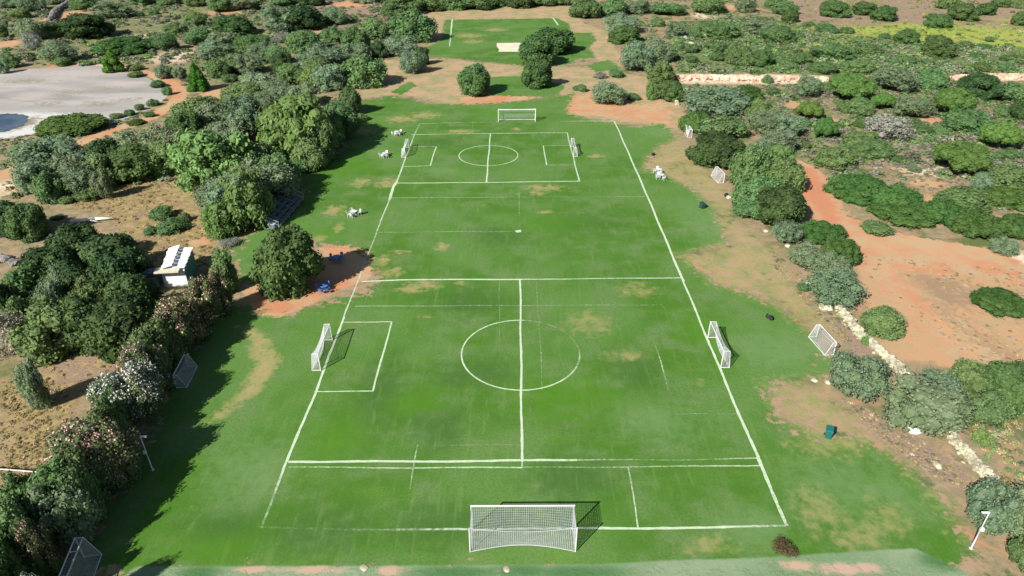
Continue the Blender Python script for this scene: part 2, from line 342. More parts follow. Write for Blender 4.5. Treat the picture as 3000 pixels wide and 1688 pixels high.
g = NT('ground_cover')
g.nb = g.noise(0.9, 8, 0.68)          # edge breaker
g.nf = g.noise(4.5, 6, 0.7)           # fine grain
g.nm = g.noise(0.12, 5, 0.6)          # broad mottling
g.nl = g.noise(0.045, 4, 0.6)
def thr(attr, amp=0.75, lo=0.42, hi=0.58, nz=None):
    a = g.attr(attr); n = g.math('SUBTRACT', nz or g.nb, 0.5); n = g.math('MULTIPLY', n, amp)
    # the noise only acts where the attribute is present
    gate = g.math('MULTIPLY', g.ramp(a, 0.0, 0.3), g.ramp(a, 1.0, 0.7) if lo < .4 and amp > 3 else 1.0); n = g.math('MULTIPLY', n, gate)
    return g.ramp(g.math('ADD', a, n), lo, hi)
tan1, tan2 = (0.33, 0.235, 0.15), (0.20, 0.18, 0.105)
c = g.mix(g.ramp(g.nb, 0.38, 0.62), tan1, tan2)
c = g.mix(g.ramp(g.nm, 0.5, 0.66), c, g.mix(g.ramp(g.nf, 0.35, 0.65), (0.075, 0.11, 0.04), (0.14, 0.16, 0.06)))
c = g.mix(g.ramp(g.noise(0.35, 6, 0.65), 0.56, 0.66), c, (0.10, 0.13, 0.055))
c = g.mix(g.ramp(g.noise(0.2, 4, 0.6, dist=1.0), 0.6, 0.7), c, (0.38, 0.21, 0.13))
gc = g.mix(g.ramp(g.nf, 0.35, 0.65), (0.075, 0.125, 0.045), (0.16, 0.20, 0.085))
c = g.mix(thr('gcover', 2.6, 0.35, 0.75), c, gc)
goldc = g.mix(g.ramp(g.nb, 0.35, 0.65), (0.36, 0.26, 0.13), (0.20, 0.17, 0.075))
goldc = g.mix(g.ramp(g.noise(0.5, 5), 0.52, 0.64), goldc, (0.24, 0.17, 0.11))
c = g.mix(thr('gold', 2.0, 0.3, 0.6), c, goldc)
mead = g.mix(g.ramp(g.nb, 0.35, 0.65), (0.20, 0.27, 0.05), (0.33, 0.36, 0.08))
c = g.mix(thr('meadow', 2.5, 0.3, 0.7), c, mead)
clay = g.mix(g.ramp(g.noise(0.25, 5, 0.6), 0.36, 0.64), (0.46, 0.27, 0.15), (0.40, 0.275, 0.155))
clay = g.mix(g.ramp(g.nf, 0.4, 0.7, 0, 0.3), clay, (0.30, 0.22, 0.13))
clay = g.mix(g.math('MULTIPLY', thr('brownstreak', 2.5, 0.3, 0.9), 0.75), clay, (0.23, 0.175, 0.115))
c = g.mix(thr('clay', 1.5, 0.35, 0.65), c, clay)
lit = g.mix(g.ramp(g.nf, 0.35, 0.65), (0.20, 0.145, 0.10), (0.32, 0.23, 0.175))
c = g.mix(thr('litter', 2.0, 0.3, 0.7), c, lit)
teb = g.mix(g.ramp(g.noise(0.25, 6, 0.65), 0.40, 0.60), (0.40, 0.27, 0.17), (0.25, 0.24, 0.115))
teb = g.mix(g.ramp(g.nb, 0.45, 0.7, 0, 0.6), teb, (0.36, 0.29, 0.18))
c = g.mix(thr('tanearth', 2.4, 0.36, 0.66), c, teb)
redc = g.mix(g.ramp(g.nm, 0.35, 0.65), (0.46, 0.205, 0.11), (0.46, 0.285, 0.165))
redc = g.mix(g.ramp(g.noise(0.3, 6, 0.6), 0.45, 0.62, 0.0, 0.7), redc, (0.40, 0.315, 0.19))
c = g.mix(thr('red', 2.4, 0.36, 0.66), c, redc)
c = g.mix(thr('deepred', 1.5, 0.3, 0.8), c, g.mix(g.nb, (0.44, 0.17, 0.085), (0.46, 0.235, 0.14)))
sandc = g.mix(g.ramp(g.nb, 0.4, 0.6), (0.62, 0.56, 0.44), (0.42, 0.30, 0.2))
c = g.mix(thr('sand', 2.5, 0.4, 0.56), c, sandc)
drystem = g.mix(g.ramp(g.nb, 0.35, 0.65), (0.40, 0.29, 0.155), (0.27, 0.25, 0.10))
drystem = g.mix(g.ramp(g.nf, 0.5, 0.75, 0, 0.6), drystem, (0.46, 0.28, 0.16))
# lawn
la = g.mix(g.ramp(g.nl, 0.42, 0.58), (0.054, 0.152, 0.014), (0.090, 0.196, 0.042))
la = g.mix(g.ramp(g.noise(0.22, 5, 0.65), 0.42, 0.68), la, (0.115, 0.195, 0.066))
la = g.mix(g.ramp(g.noise(0.5, 5, 0.6, stretch=(0.25, 1, 1, 0.0)), 0.5, 0.75, 0, 0.55), la, (0.11, 0.21, 0.035))
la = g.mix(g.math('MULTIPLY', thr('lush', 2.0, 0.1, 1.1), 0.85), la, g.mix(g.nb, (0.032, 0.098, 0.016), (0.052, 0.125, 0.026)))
la = g.mix(g.ramp(g.nf, 0.40, 0.66, 0, 0.5), la, (0.045, 0.11, 0.018))
la = g.mix(g.ramp(g.noise(1.6, 5, 0.7, stretch=(1.0, 0.12, 1, 0.35)), 0.52, 0.72, 0, 0.5), la, (0.13, 0.22, 0.06))
la = g.mix(g.ramp(g.noise(1.1, 5, 0.7, stretch=(1.0, 0.15, 1, -0.1)), 0.55, 0.75, 0, 0.5), la, (0.045, 0.115, 0.016))
la = g.mix(g.ramp(g.noise(11, 4, 0.8), 0.45, 0.75, 0, 0.35), la, (0.17, 0.25, 0.08))
la = g.mix(g.ramp(g.noise(2.0, 7, 0.75), 0.6, 0.72, 0, 0.4), la, (0.2, 0.26, 0.10))
la = g.mix(g.math('MULTIPLY', thr('pale', 2.0, 0.1, 1.1), 0.6), la, (0.135, 0.235, 0.088))
la = g.mix(g.math('MULTIPLY', thr('fresh', 2.0, 0.1, 1.1), 0.7), la, (0.066, 0.185, 0.012))
la = g.mix(thr('worn', 3.0, 0.15, 1.2), la, (0.225, 0.235, 0.09))
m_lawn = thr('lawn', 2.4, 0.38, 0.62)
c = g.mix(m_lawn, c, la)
c = g.mix(g.math('MULTIPLY', thr('dry', 3.0, 0.25, 1.0), 0.88), c, g.mix(g.ramp(g.noise(0.4, 6, 0.7), 0.42, 0.62, 0, 0.75), drystem, (0.19, 0.235, 0.08)))
lot = g.mix(g.ramp(g.noise(0.13, 6, 0.6, stretch=(0.35, 1, 1, 0.3)), 0.38, 0.62), (0.30, 0.29, 0.28), (0.40, 0.375, 0.355))
lot = g.mix(g.ramp(g.noise(0.08, 5, 0.6, stretch=(0.3, 1, 1, -0.2)), 0.48, 0.62, 0, 0.8), lot, (0.23, 0.23, 0.215))
lot = g.mix(g.ramp(g.noise(0.35, 6, 0.7), 0.55, 0.68, 0, 0.6), lot, (0.36, 0.32, 0.24))
lot = g.mix(g.math('MULTIPLY', thr('pinkish', 1.5, 0.1, 0.9), 0.8), lot, (0.43, 0.375, 0.35))
lot = g.mix(thr('white', 1.5, 0.3, 0.7), lot, (0.52, 0.52, 0.50))
lot = g.mix(thr('mud', 1.5, 0.3, 0.8), lot, (0.22, 0.2, 0.14))
c = g.mix(thr('lot', 0.5, 0.42, 0.58), c, lot)
stc = g.mix(g.ramp(g.nm, 0.35, 0.65), (0.14, 0.225, 0.11), (0.21, 0.28, 0.17))
stc = g.mix(g.ramp(g.nf, 0.4, 0.8, 0, 0.35), stc, (0.36, 0.38, 0.3))
stc = g.mix(thr('stripgrass_shade', 0.5, 0.2, 0.8), stc, (0.07, 0.16, 0.06))  # grass green, also the tone of the painted shadow at bottom right
stc = g.mix(thr('stripsoil', 1.2, 0.3, 0.75), stc, (0.42, 0.3, 0.22))
c = g.mix(thr('strip', 0.5, 0.30, 0.68), c, stc)
g.l(c, g.b.inputs['Base Color']); g.b.inputs['Roughness'].default_value = 0.95; g.b.inputs['Specular IOR Level'].default_value = 0.1
inv = g.math('MULTIPLY_ADD', m_lawn, -0.75); inv.node.inputs[2].default_value = 1.0
hh = g.math('MULTIPLY', g.math('ADD', g.nf, g.math('MULTIPLY', g.nb, 1.5)), inv)
g.bump(hh, 0.35, 0.10)
GM = g.m
tag(grid_object('ground', quads, 0.0, GM), 'dry reddish scrub ground around the sports field', None, None, 'structure')
def sub(layers, lev=0.5):
    v = np.zeros(NV)
    for l_ in layers: v = np.maximum(v, LAY[l_])
    return v[quads].mean(1) > lev
def setting(name, layers, dz, label, but=()):
    keep = sub(layers)
    for b in but: keep &= ~sub([b])
    fx = co[quads][:, :, 0].mean(1)
    tag(grid_object(name, quads[keep], dz, GM), label, None, None, 'structure')
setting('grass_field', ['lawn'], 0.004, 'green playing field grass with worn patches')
setting('gravel_lot', ['lot'], 0.004, 'pale grey gravel lot left of the trees')
setting('path', ['strip'], 0.008, 'pale dusty strip along the near edge of the grass')

# pool of dark water in the lot
def flat(name, pts, z, mat, label, t='O', jit=0.3, n=6):
    q = []
    rr = random.Random(5)
    for i in range(len(pts)):
        a = PT(t, *pts[i]); b = PT(t, *pts[(i + 1) % len(pts)])
        for k in range(n):
            p = a.lerp(b, k / n); q.append((p.x + rr.uniform(-jit, jit), p.y + rr.uniform(-jit, jit), z))
    o = MB().poly(q).build(name, mat); return tag(o, label, None, None, 'structure')
w = NT('pond_water'); wc = w.mix(w.ramp(w.noise(0.2, 4), 0.35, 0.65), (0.03, 0.05, 0.10), (0.08, 0.10, 0.13))
w.l(wc, w.b.inputs['Base Color']); w.b.inputs['Roughness'].default_value = 0.15
flat('water', [(-70, 290), (0, 287), (40, 285), (68, 292), (74, 302), (56, 318), (20, 330), (-30, 340), (-80, 345)], 0.012, w.m, 'dark blue pool at the edge of the gravel lot')
sm = simple('pale_sand', (0.60, 0.55, 0.42), 0.95, var=0.15, scale=0.5)
flat('sand_strip', [(1455, 127), (1540, 125), (1545, 152), (1462, 152)], 0.012, sm, 'pale sand strip in the middle of the far field', t='X', jit=0.25)

# ------------------------------------------------------------------ painted lines
lm = NT('line_paint'); at = lm.attr('wear')
nz = lm.noise(3.2, 6, 0.75); nz2 = lm.noise(0.5, 3)
s_ = lm.math('ADD', lm.math('MULTIPLY', nz, 1.25), lm.math('MULTIPLY', nz2, 0.55)); s_ = lm.math('SUBTRACT', s_, 0.15); s_ = lm.math('ADD', s_, lm.math('MULTIPLY', at, 0.85))
al = lm.math('MULTIPLY', lm.ramp(s_, 0.92, 1.42), lm.ramp(at, 0.05, 0.95, 0.3, 0.88))
lm.l(lm.mix(lm.ramp(nz, 0.3, 0.7), (0.40, 0.55, 0.34), (0.60, 0.69, 0.53)), lm.b.inputs['Base Color']); lm.b.inputs['Roughness'].default_value = 0.9
tr = lm.new('ShaderNodeBsdfTransparent'); mx = lm.new('ShaderNodeMixShader')
lm.l(al, mx.inputs[0]); lm.l(tr.outputs[0], mx.inputs[1]); lm.l(lm.b.outputs[0], mx.inputs[2]); lm.l(mx.outputs[0], lm.out.inputs[0])
LV = []; LF = []; LW = []
rl = random.Random(9)
def line(pts, wdt, st, t='X', closed=False):
    """pts photo coords; st strength per point (0..1)"""
    q = [PT(t, *p) for p in pts]
    if isinstance(st, (int, float)): st = [st] * len(q)
    V = []
    for i in range(len(q) - 1):
        L = (q[i + 1] - q[i]).length; n = max(1, int(L / 0.6))
        for k in range(n): V.append((q[i].lerp(q[i + 1], k / n), st[i] + (st[i + 1] - st[i]) * k / n))
    V.append((q[-1], st[-1]))
    z = 0.010 + 0.004 * (len(LINES) % 4); LINES.append(1)
    b = len(LV); ph = rl.uniform(0, 9)
    for i, (p, s) in enumerate(V):
        d = (V[min(i + 1, len(V) - 1)][0] - V[max(i - 1, 0)][0]).normalized(); nn = Vector((-d.y, d.x, 0))
        off = 0.035 * math.sin(i * 0.33 + ph) + rl.uniform(-.015, .015); ww = wdt / 2 * 0.88 * (0.85 + 0.35 * rl.random()) * (0.8 + 0.3 * s)
        for sg in (-1, 1):
            v = p + nn * (off + sg * ww); LV.append((v.x, v.y, z)); LW.append(s)
    for i in range(len(V) - 1): LF.append((b + 2 * i, b + 2 * i + 1, b + 2 * i + 3, b + 2 * i + 2))
LINES = []
def ring(cx, cy, rx, ystr, wdt):
    pass
line([(765, 1546), (800, 1455), (840, 1353)], 0.2, [0.45, 0.5, 0.95])
line([(840, 1353), (925, 1148), (1008, 928)], 0.24, [1, 0.9, 0.9])
line([(1008, 928), (1092, 710), (1143, 579)], 0.2, [0.75, 0.55, 0.8])
line([(1140, 587), (1153, 548), (1165, 530)], 0.42, [0.6, 1, 0.7]); line([(1161, 536), (1215, 393), (1229, 363)], 0.24, [0.85, 0.65, 0.4])
line([(2305, 1541), (2225, 1350), (2220, 1340)], 0.28, [0.7, 0.95, 1]); line([(2220, 1340), (2125, 1120), (2002, 825)], 0.24, [1, 0.9, 0.85])
line([(2002, 825), (1890, 560), (1800, 355)], 0.28, [0.95, 0.85, 0.8])
line([(765, 1546), (1000, 1551), (1370, 1552)], 0.2, [0.3, 0.3, 0.7]); line([(1385, 1552), (1678, 1549)], 0.2, 0.75); line([(1678, 1549), (1820, 1549), (2120, 1545), (2305, 1541)], 0.22, [0.6, 1, 0.9, 0.45])
line([(845, 1353), (1200, 1353), (1530, 1350), (1690, 1348)], 0.24, [0.9, 1, 0.95, 0.75]); line([(1690, 1348), (2000, 1347), (2222, 1343)], 0.15, [0.55, 0.35, 0.65])
line([(845, 1369), (1150, 1371), (1530, 1370)], 0.14, [0.5, 0.65, 0.75]); line([(1530, 1370), (1900, 1368), (2235, 1364)], 0.14, [0.4, 0.55, 0.75])
line([(1060, 826), (1180, 820), (1530, 819)], 0.27, [0.9, 1, 0.9]); line([(1530, 819), (1700, 817), (1998, 814)], 0.2, [0.85, 0.65, 0.8])
line([(1524, 819), (1526, 1000), (1529, 1353)], 0.21, [0.95, 0.9, 1.0]); line([(1529, 1353), (1529, 1372)], 0.16, 0.6)
line([(1042, 898), (1400, 896), (1900, 894), (1940, 893)], 0.12, [0.62, 0.5, 0.45, 0.3])
line([(1150, 580), (1450, 578), (1600, 577), (1890, 576)], 0.15, [0.6, 0.55, 0.3, 0.55])
line([(1110, 681), (1350, 679), (1519, 678)], 0.13, [0.45, 0.55, 0.45]); line([(1519, 679), (1800, 678)], 0.12, 0.15)
line([(1517, 675), (1522, 681)], 0.8, 0.85); line([(1520, 562), (1522, 628)], 0.15, 0.4); line([(1522, 628), (1524, 818)], 0.12, 0.22)
line([(1464, 818), (1463, 1000)], 0.12, 0.33); line([(1570, 825), (1580, 960), (1590, 1144)], 0.13, 0.38)
line([(1000, 944), (1148, 943)], 0.14, 0.8); line([(1148, 943), (1115, 1060), (1093, 1147)], 0.18, [0.75, 0.95, 0.8]); line([(1093, 1147), (922, 1147)], 0.15, 0.8)
line([(1093, 1150), (1086, 1210)], 0.12, 0.25); line([(1000, 993), (1150, 992)], 0.12, 0.25)
line([(1915, 995), (1935, 1060), (1958, 1143)], 0.14, [0.25, 0.6, 0.4]); line([(1958, 1143), (2130, 1141)], 0.12, 0.25); line([(1915, 995), (2070, 994)], 0.1, 0.15)
line([(1980, 1214), (2158, 1212)], 0.12, 0.35)
line([(1223, 1304), (1212, 1370), (1200, 1450)], 0.13, [0.5, 0.6, 0.3]); line([(1223, 1304), (1525, 1304)], 0.11, 0.32); line([(1839, 1370), (1855, 1450), (1870, 1546)], 0.13, [0.55, 0.65, 0.7])
# small pitch at the far end
line([(1205, 395), (1300, 393), (1450, 391), (1661, 389)], 0.24, [0.85, 0.6, 0.75, 0.7]); line([(1661, 389), (1680, 462), (1697, 532)], 0.24, [0.7, 0.7, 0.85])
line([(1162, 537), (1424, 535), (1695, 531)], 0.26, [0.85, 0.8, 0.8]); line([(1437, 391), (1431, 460), (1425, 535)], 0.25, [0.75, 0.8, 0.85])
line([(1195, 430), (1278, 430)], 0.18, 0.62); line([(1278, 430), (1260, 486)], 0.22, 0.75); line([(1260, 486), (1184, 488)], 0.2, 0.7)
line([(1592, 427), (1601, 484)], 0.22, 0.75); line([(1592, 427), (1667, 426)], 0.18, 0.62); line([(1601, 484), (1682, 483)], 0.18, 0.55)
line([(1229, 363), (1330, 360), (1440, 358)], 0.24, [0.6, 0.5, 0.4]); line([(1640, 356), (1720, 355), (1800, 355)], 0.26, [0.4, 0.7, 0.8]); line([(1384, 362), (1382, 392)], 0.2, 0.35)
line([(1325, 57), (1321, 95), (1317, 137)], 0.45, [1, 0.75, 0.6]); line([(1330, 52), (1620, 50)], 0.3, 0.25); line([(1612, 51), (1622, 55), (1635, 74)], 0.5, [0.6, 0.85, 0.9])
def circ(l, r, t, b, cx, w_, sf):
    pt = P(cx, t); pb = P(cx, b); c_ = (pt + pb) / 2; rad = (pt - pb).length / 2
    V = []
    st = []
    n = 64
    for i in range(n + 1):
        a = 2 * math.pi * i / n
        V.append((c_.x + rad * math.cos(a), c_.y + rad * math.sin(a))); st.append(sf(a))
    z = 0.028; b0 = len(LV)
    for i, (x, y) in enumerate(V):
        a = 2 * math.pi * i / n; s = st[i]
        for sg in (-1, 1):
            q = rad + sg * w_ / 2 * (0.8 + 0.35 * rl.random()); LV.append((c_.x + q * math.cos(a), c_.y + q * math.sin(a), z)); LW.append(s)
    for i in range(n): LF.append((b0 + 2 * i, b0 + 2 * i + 1, b0 + 2 * i + 3, b0 + 2 * i + 2))
def sf1(a):
    d = math.degrees(a) % 360
    if 90 <= d <= 300: return 0.8
    if d > 300: return 0.8 - (d - 300) / 60 * 0.35
    return 0.47 - 0.10 * math.sin(math.radians(d) * 2)
circ(1352, 1699, 939, 1144, 1525, 0.17, sf1)
circ(1346, 1517, 427, 486, 1431, 0.22, lambda a: 0.66)
me = bpy.data.meshes.new('field_markings'); me.from_pydata(LV, [], LF); me.materials.append(lm.m)
aa = me.attributes.new('wear', 'FLOAT', 'POINT'); aa.data.foreach_set('value', LW); me.update()
tag(link(bpy.data.objects.new('field_markings', me)), 'white painted pitch lines worn into the grass', None, None, 'structure')

# ------------------------------------------------------------------ goals
def nets(mb, fn, nu, nv, r, su=1, sv=1):
    """fn(u,v)->point ; strands both ways as real cord"""
    for i in range(nu + 1):
        mb.path([fn(i / nu, k / (sv)) for k in range(sv + 1)], r, 3)
    for j in range(nv + 1):
        mb.path([fn(k / su, j / nv) for k in range(su + 1)], r, 3)
def goal(name, W, H, td, bd, tube, poles=False, cord=0.011, cell=0.13, sag=0.12, hem=0.25):
    """origin at the middle of the goal line; opening faces -y, net to +y"""
    root = empty(name, (0, 0, 0)); h = W / 2
    for s in (-1, 1): MB().tube((s * h, 0, 0), (s * h, 0, H), tube, n=10).build('post', M['white_paint'], root)
    MB().tube((-h - tube, 0, H), (h + tube, 0, H), tube, n=10).build('crossbar', M['white_paint'], root)
    if poles:
        for s in (-1, 1): MB().tube((s * (h + .05), bd, 0), (s * (h + .05), bd, H), tube * .8, n=8).build('net_pole', M['white_paint'], root)
    else:
        for s in (-1, 1):
            mb = MB().tube((s * h, 0, tube), (s * h, bd, tube), tube * .7, n=8)
            mb.path([(s * h, 0, H), (s * h, td, H - .02), (s * h, bd, tube)], tube * .6, 8); mb.build('side_bar', M['white_paint'], root)
        MB().tube((-h, bd, tube), (h, bd, tube), tube * .7, n=8).build('ground_bar', M['white_paint'], root)
    mb = MB(); nx = int(W / cell); ny = max(3, int(td / cell)); nz = int(H / cell)
    def top(u, v):
        x = -h + u * W; return (x, v * td, H - .03 - sag * math.sin(math.pi * u) * v - .1 * math.sin(math.pi * v) * math.sin(math.pi * u))
    def back(u, v):
        x = -h + u * W; b_ = math.sin(math.pi * u)
        y = td + (bd - td) * v - hem * b_ * v * v; z = (H - .03 - sag * b_) * (1 - v) + 0.03 * v + .12 * b_ * v
        return (x, y, z)
    nets(mb, top, nx, ny, cord, 16, 5); nets(mb, back, nx, nz, cord, 16, 5)
    for s in (-1, 1):
        def side(u, v): return (s * h * (1 - .02 * math.sin(math.pi * v)), u * (td + (bd - td) * v), (H - .03) * (1 - v) + .03 * v)
        nets(mb, side, max(3, int(bd / cell)), nz, cord, 1, 1)
    mb.path([back(k / 20, 1) for k in range(21)], cord * 2.2, 4)
    mb.path([back(k / 20, 0.0) for k in range(21)], cord * 1.6, 4)
    mb.build('net', M['net'], root)
    return root
def place(o, a, b, flip=False):
    """stand a goal on the two post feet a -> b (opening on the right-hand side of a->b)"""
    c_ = (a + b) / 2; d = b - a; o.location = (c_.x, c_.y, 0); o.rotation_euler = (0, 0, math.atan2(d.y, d.x)); return o
G1 = tag(place(goal('soccer_goal', 7.3, 2.44, 1.95, 1.95, 0.06, poles=True, sag=0.35, hem=0.45), P(1678, 1550), P(1383, 1551)), 'large white goal with sagging net at the near end of the pitch', 'soccer goal')
G2 = tag(place(goal('soccer_goal', 7.3, 2.44, 0.7, 1.3, 0.075, cord=0.009, hem=0.3), P(1460, 358), P(1569, 357)), 'large white goal at the far end of the pitch', 'soccer goal')
small = goal('soccer_goal', 5.1, 2.0, 0.6, 0.85, 0.05, cord=0.010, cell=0.12, sag=0.5, hem=0.3)
def copy_tree(o, parent=None):
    c_ = o.copy(); COL.objects.link(c_); c_.parent = parent
    for ch in list(o.children): copy_tree(ch, c_)
    return c_
SG = 'five metre goals on the side lines'
tag(place(small, P(940, 1086.5), P(974, 997)), 'white goal with drooping net on the left touchline', 'soccer goal', SG)
o = copy_tree(small); tag(place(o, P(2074, 991), P(2111, 1077)), 'white goal with drooping net on the right touchline', 'soccer goal', SG)
o = copy_tree(small); o.scale = (1, 0.85, 0.8); tag(place(o, P(1187, 465), P(1199, 430)), 'white goal on the left side of the small far pitch', 'soccer goal', SG)
o = copy_tree(small); o.scale = (1, 0.85, 0.8); tag(place(o, P(1672, 428), P(1681, 462)), 'white goal on the right side of the small far pitch', 'soccer goal', SG)
# corner goal with a wide top frame, bottom left
cg = goal('training_goal', 5.0, 2.0, 0.5, 1.15, 0.045, cord=0.007, cell=0.13, sag=0.15, hem=0.1)
MB().tube((-2.5, .5, 1.98), (2.5, .5, 1.98), .035, n=8).build('top_bar', M['white_paint'], cg)
for x in (-1.35, 1.35): MB().tube((x, 0, 2.0), (x, .5, 1.98), .03, n=8).build('brace', M['white_paint'], cg)
a_ = P(219, 1577, 2); d_ = (P(174, 1685, 2) - a_).normalized(); a_.z = 0
tag(place(cg, a_ , a_ + d_ * 5.0), 'white goal with a double top bar in the bottom left shade', 'soccer goal'); cg.rotation_euler[2] = math.atan2(d_.y, d_.x)
# spare goals standing off the pitch
tp = goal('training_goal', 3.25, 1.5, 0.35, 0.9, 0.045, cord=.009, cell=.12, sag=.12, hem=.1); TG = 'spare small goals beside the pitch'
tag(place(tp, P(2439, 1038), P(2394, 988)), 'white net goal beside the stone wall right of the pitch', 'soccer goal', TG)
o = copy_tree(tp); tag(place(o, P(2121, 538), P(2097, 513)), 'white net goal against the trees right of the small pitch', 'soccer goal', TG)
o = copy_tree(tp); tag(place(o, P(550, 1076), P(519, 1137)), 'spare goal in the deep shade of the left hedge', 'soccer goal', TG)
o = copy_tree(small); o.scale = (0.62, 0.9, 0.75); place(o, P(2029, 408), P(2012, 384)); tag(o, 'small upright goal half hidden by shrubs right of the far pitch', 'soccer goal')

# ------------------------------------------------------------------ lamp posts
def lamp_post(name, base, h, arm, box_side, mat_h):
    r = empty(name, base)
    MB().lathe((0, 0, 0), [(.16, 0), (.16, .05), (.06, .06), (.045, h * .5), (.035, h)], 12).build('pole', M['galv'], r, True)
    MB().box((arm * .24, 0, h + .02), (.52, .15, .08), 0).build('lamp_head', M['white_paint'], r)
    MB().box((arm * .42, 0, h - .045), (.3, .15, .03), 0).build('lens', M['glass'], r)
    MB().box((box_side * .08, -.02, h * .55), (.22, .18, .28), 0).build('control_box', M['white_paint'], r)
    return r
tag(lamp_post('lamp_post', P(447, 1377), 3.55, 1, -1, 0), 'slim pale lamp post in the shade of the left hedge', 'lamp post', 'lamp posts at the field edge')
tag(lamp_post('lamp_post', P(2845, 1606), 3.6, -1, 1, 0), 'slim pale lamp post at the bottom right corner', 'lamp post', 'lamp posts at the field edge')

# ------------------------------------------------------------------ tables and chairs
def table(mat):
    r = empty('garden_table', (0, 0, 0))
    MB().lathe((0, 0, .70), [(.42, 0), (.45, .015), (.45, .035), (.43, .04)], 20).build('tabletop', mat, r)
    for i in range(4):
        a = math.pi / 4 + i * math.pi / 2; MB().tube((.34 * math.cos(a), .34 * math.sin(a), 0), (.24 * math.cos(a), .24 * math.sin(a), .70), .022, .03, 6).build('leg', mat, r)
    return r
def chair(mat):
    r = empty('garden_chair', (0, 0, 0))
    MB().box((0, 0, .43), (.44, .44, .035)).build('seat', mat, r)
    mb = MB(); V = []
    for k in range(7):
        x = -.22 + .44 * k / 6; y = .21 + .05 * (1 - (2 * k / 6 - 1) ** 2)
        V += [(x, y, .45), (x, y + .09, .86), (x, y + .03, .45), (x, y + .12, .86)]
    for k in range(6):
        b = 4 * k; c2 = b + 4; mb.add([V[b], V[c2], V[c2 + 1], V[b + 1], V[b + 2], V[c2 + 2], V[c2 + 3], V[b + 3]], [(0, 1, 2, 3), (7, 6, 5, 4), (3, 2, 6, 7), (0, 4, 5, 1), (0, 3, 7, 4), (1, 5, 6, 2)])
    mb.build('backrest', mat, r)
    for s in (-1, 1):
        MB().box((s * .235, 0, .64), (.045, .4, .03)).tube((s * .235, -.18, .44), (s * .235, -.18, .63), .015).build('armrest', mat, r)
        for t_ in (-1, 1): MB().tube((s * .23, t_ * .23, 0), (s * .19, t_ * .18, .42), .018, .024, 6).build('leg', mat, r)
    return r
TBL = {'white': table(M['white_plastic']), 'blue': table(M['blue_plastic'])}
CHR = {'white': chair(M['white_plastic']), 'blue': chair(M['blue_plastic'])}
used = set()
def inst(proto, key):
    if key in used: return copy_tree(proto)
    used.add(key); return proto
SETS = [('white', 998 * SO, 340 * SO, [210, 265, 330, 40], 'beside the far left touchline'), ('white', 968 * SO, 395 * SO, [190, 250, 310, 80], 'just left of the small pitch goal'),
        ('white', 891 * SO, 543 * SO, [200, 255, 20, 120], 'left of midfield near the bleachers'), ('white', 1930, 508, [100, 170, 280], 'right of the pitch, farther of two'),
        ('white', 1937, 524, [120, 200, 300], 'right of the pitch, nearer of two'),
        ('blue', 988, 766, [60, 150, 215, 300], 'at the upper edge of the big tree shadow'), ('blue', 951, 853, [75, 160, 255, 320], 'right beside the big tree crown')]
POSW = {0: 'right', 1: 'rear', 2: 'left', 3: 'front'}
for si, (colr, x, y, angs, where) in enumerate(SETS):
    c_ = P(x, y); t_ = inst(TBL[colr], 't' + colr); t_.location = c_
    tag(t_, f'round {colr} plastic table {where}', 'table', colr + ' plastic tables')
    rr = random.Random(si)
    cnt = {}
    for k, a in enumerate(sorted(angs)):
        q = inst(CHR[colr], 'c' + colr); ar = R(a); q.location = (c_.x + .68 * math.cos(ar), c_.y + .68 * math.sin(ar), 0); q.rotation_euler = (0, 0, ar - math.pi / 2 + rr.uniform(-.3, .3))
        word = ['first', 'second', 'third', 'fourth'][k]
        tag(q, f'{word} {colr} plastic chair anticlockwise, {where}', 'chair', colr + ' plastic chairs')

# ------------------------------------------------------------------ bins, bags, stones
def wheelie(name, loc, rz, mat, label, lying=False):
    r = empty(name, loc, rz); mb = MB()
    vs = []
    for z, a, b in ((.08, .22, .26), (.95, .29, .35)):
        for x, y in ((-a, -b), (a, -b), (a, b), (-a, b)): vs.append((x, y, z))
    mb.add(vs, [(3, 2, 1, 0), (4, 5, 6, 7), (0, 1, 5, 4), (1, 2, 6, 5), (2, 3, 7, 6), (3, 0, 4, 7)]).build('body', mat, r)
    MB().add([(-.31, -.39, .955), (.31, -.39, .955), (.31, .38, .955), (-.31, .38, .955), (-.27, -.34, 1.0), (.27, -.34, 1.0), (.29, .36, 1.07), (-.29, .36, 1.07)],
             [(3, 2, 1, 0), (4, 5, 6, 7), (0, 1, 5, 4), (1, 2, 6, 5), (2, 3, 7, 6), (3, 0, 4, 7)]).build('lid', mat, r)
    MB().tube((-.26, .43, 1.0), (.26, .43, 1.0), .02).build('handle', mat, r)
    for s in (-1, 1): MB().tube((s * .25, .28, .1), (s * .32, .28, .1), .1, n=14).build('wheel', M['black'], r)
    return tag(r, label, 'bin')
wheelie('wheelie_bin', P(2424, 1282), R(-25), M['bin_teal'], 'teal wheeled bin standing on the dry grass at lower right')
wheelie('wheelie_bin', P(2057, 610), R(20), M['bin_dark'], 'dark green wheeled bin on the grass right of midfield').scale = (1.1, 1.1, 0.8)
def rock(mb, c_, s, rnd, n=1):
    bm = bmesh.new(); bmesh.ops.create_icosphere(bm, subdivisions=n, radius=1)
    q = Matrix.Rotation(rnd.uniform(0, 6), 3, 'Z'); ja = rnd.uniform(.1, .28)
    vs = []
    for v in bm.verts:
        p = q @ Vector((v.co.x * s[0], v.co.y * s[1], v.co.z * s[2])) * (1 + rnd.uniform(-ja, ja)); vs.append((c_[0] + p.x, c_[1] + p.y, c_[2] + p.z))
    fs = [tuple(v.index for v in f.verts) for f in bm.faces]; bm.free(); mb.add(vs, fs)
rk = random.Random(3)
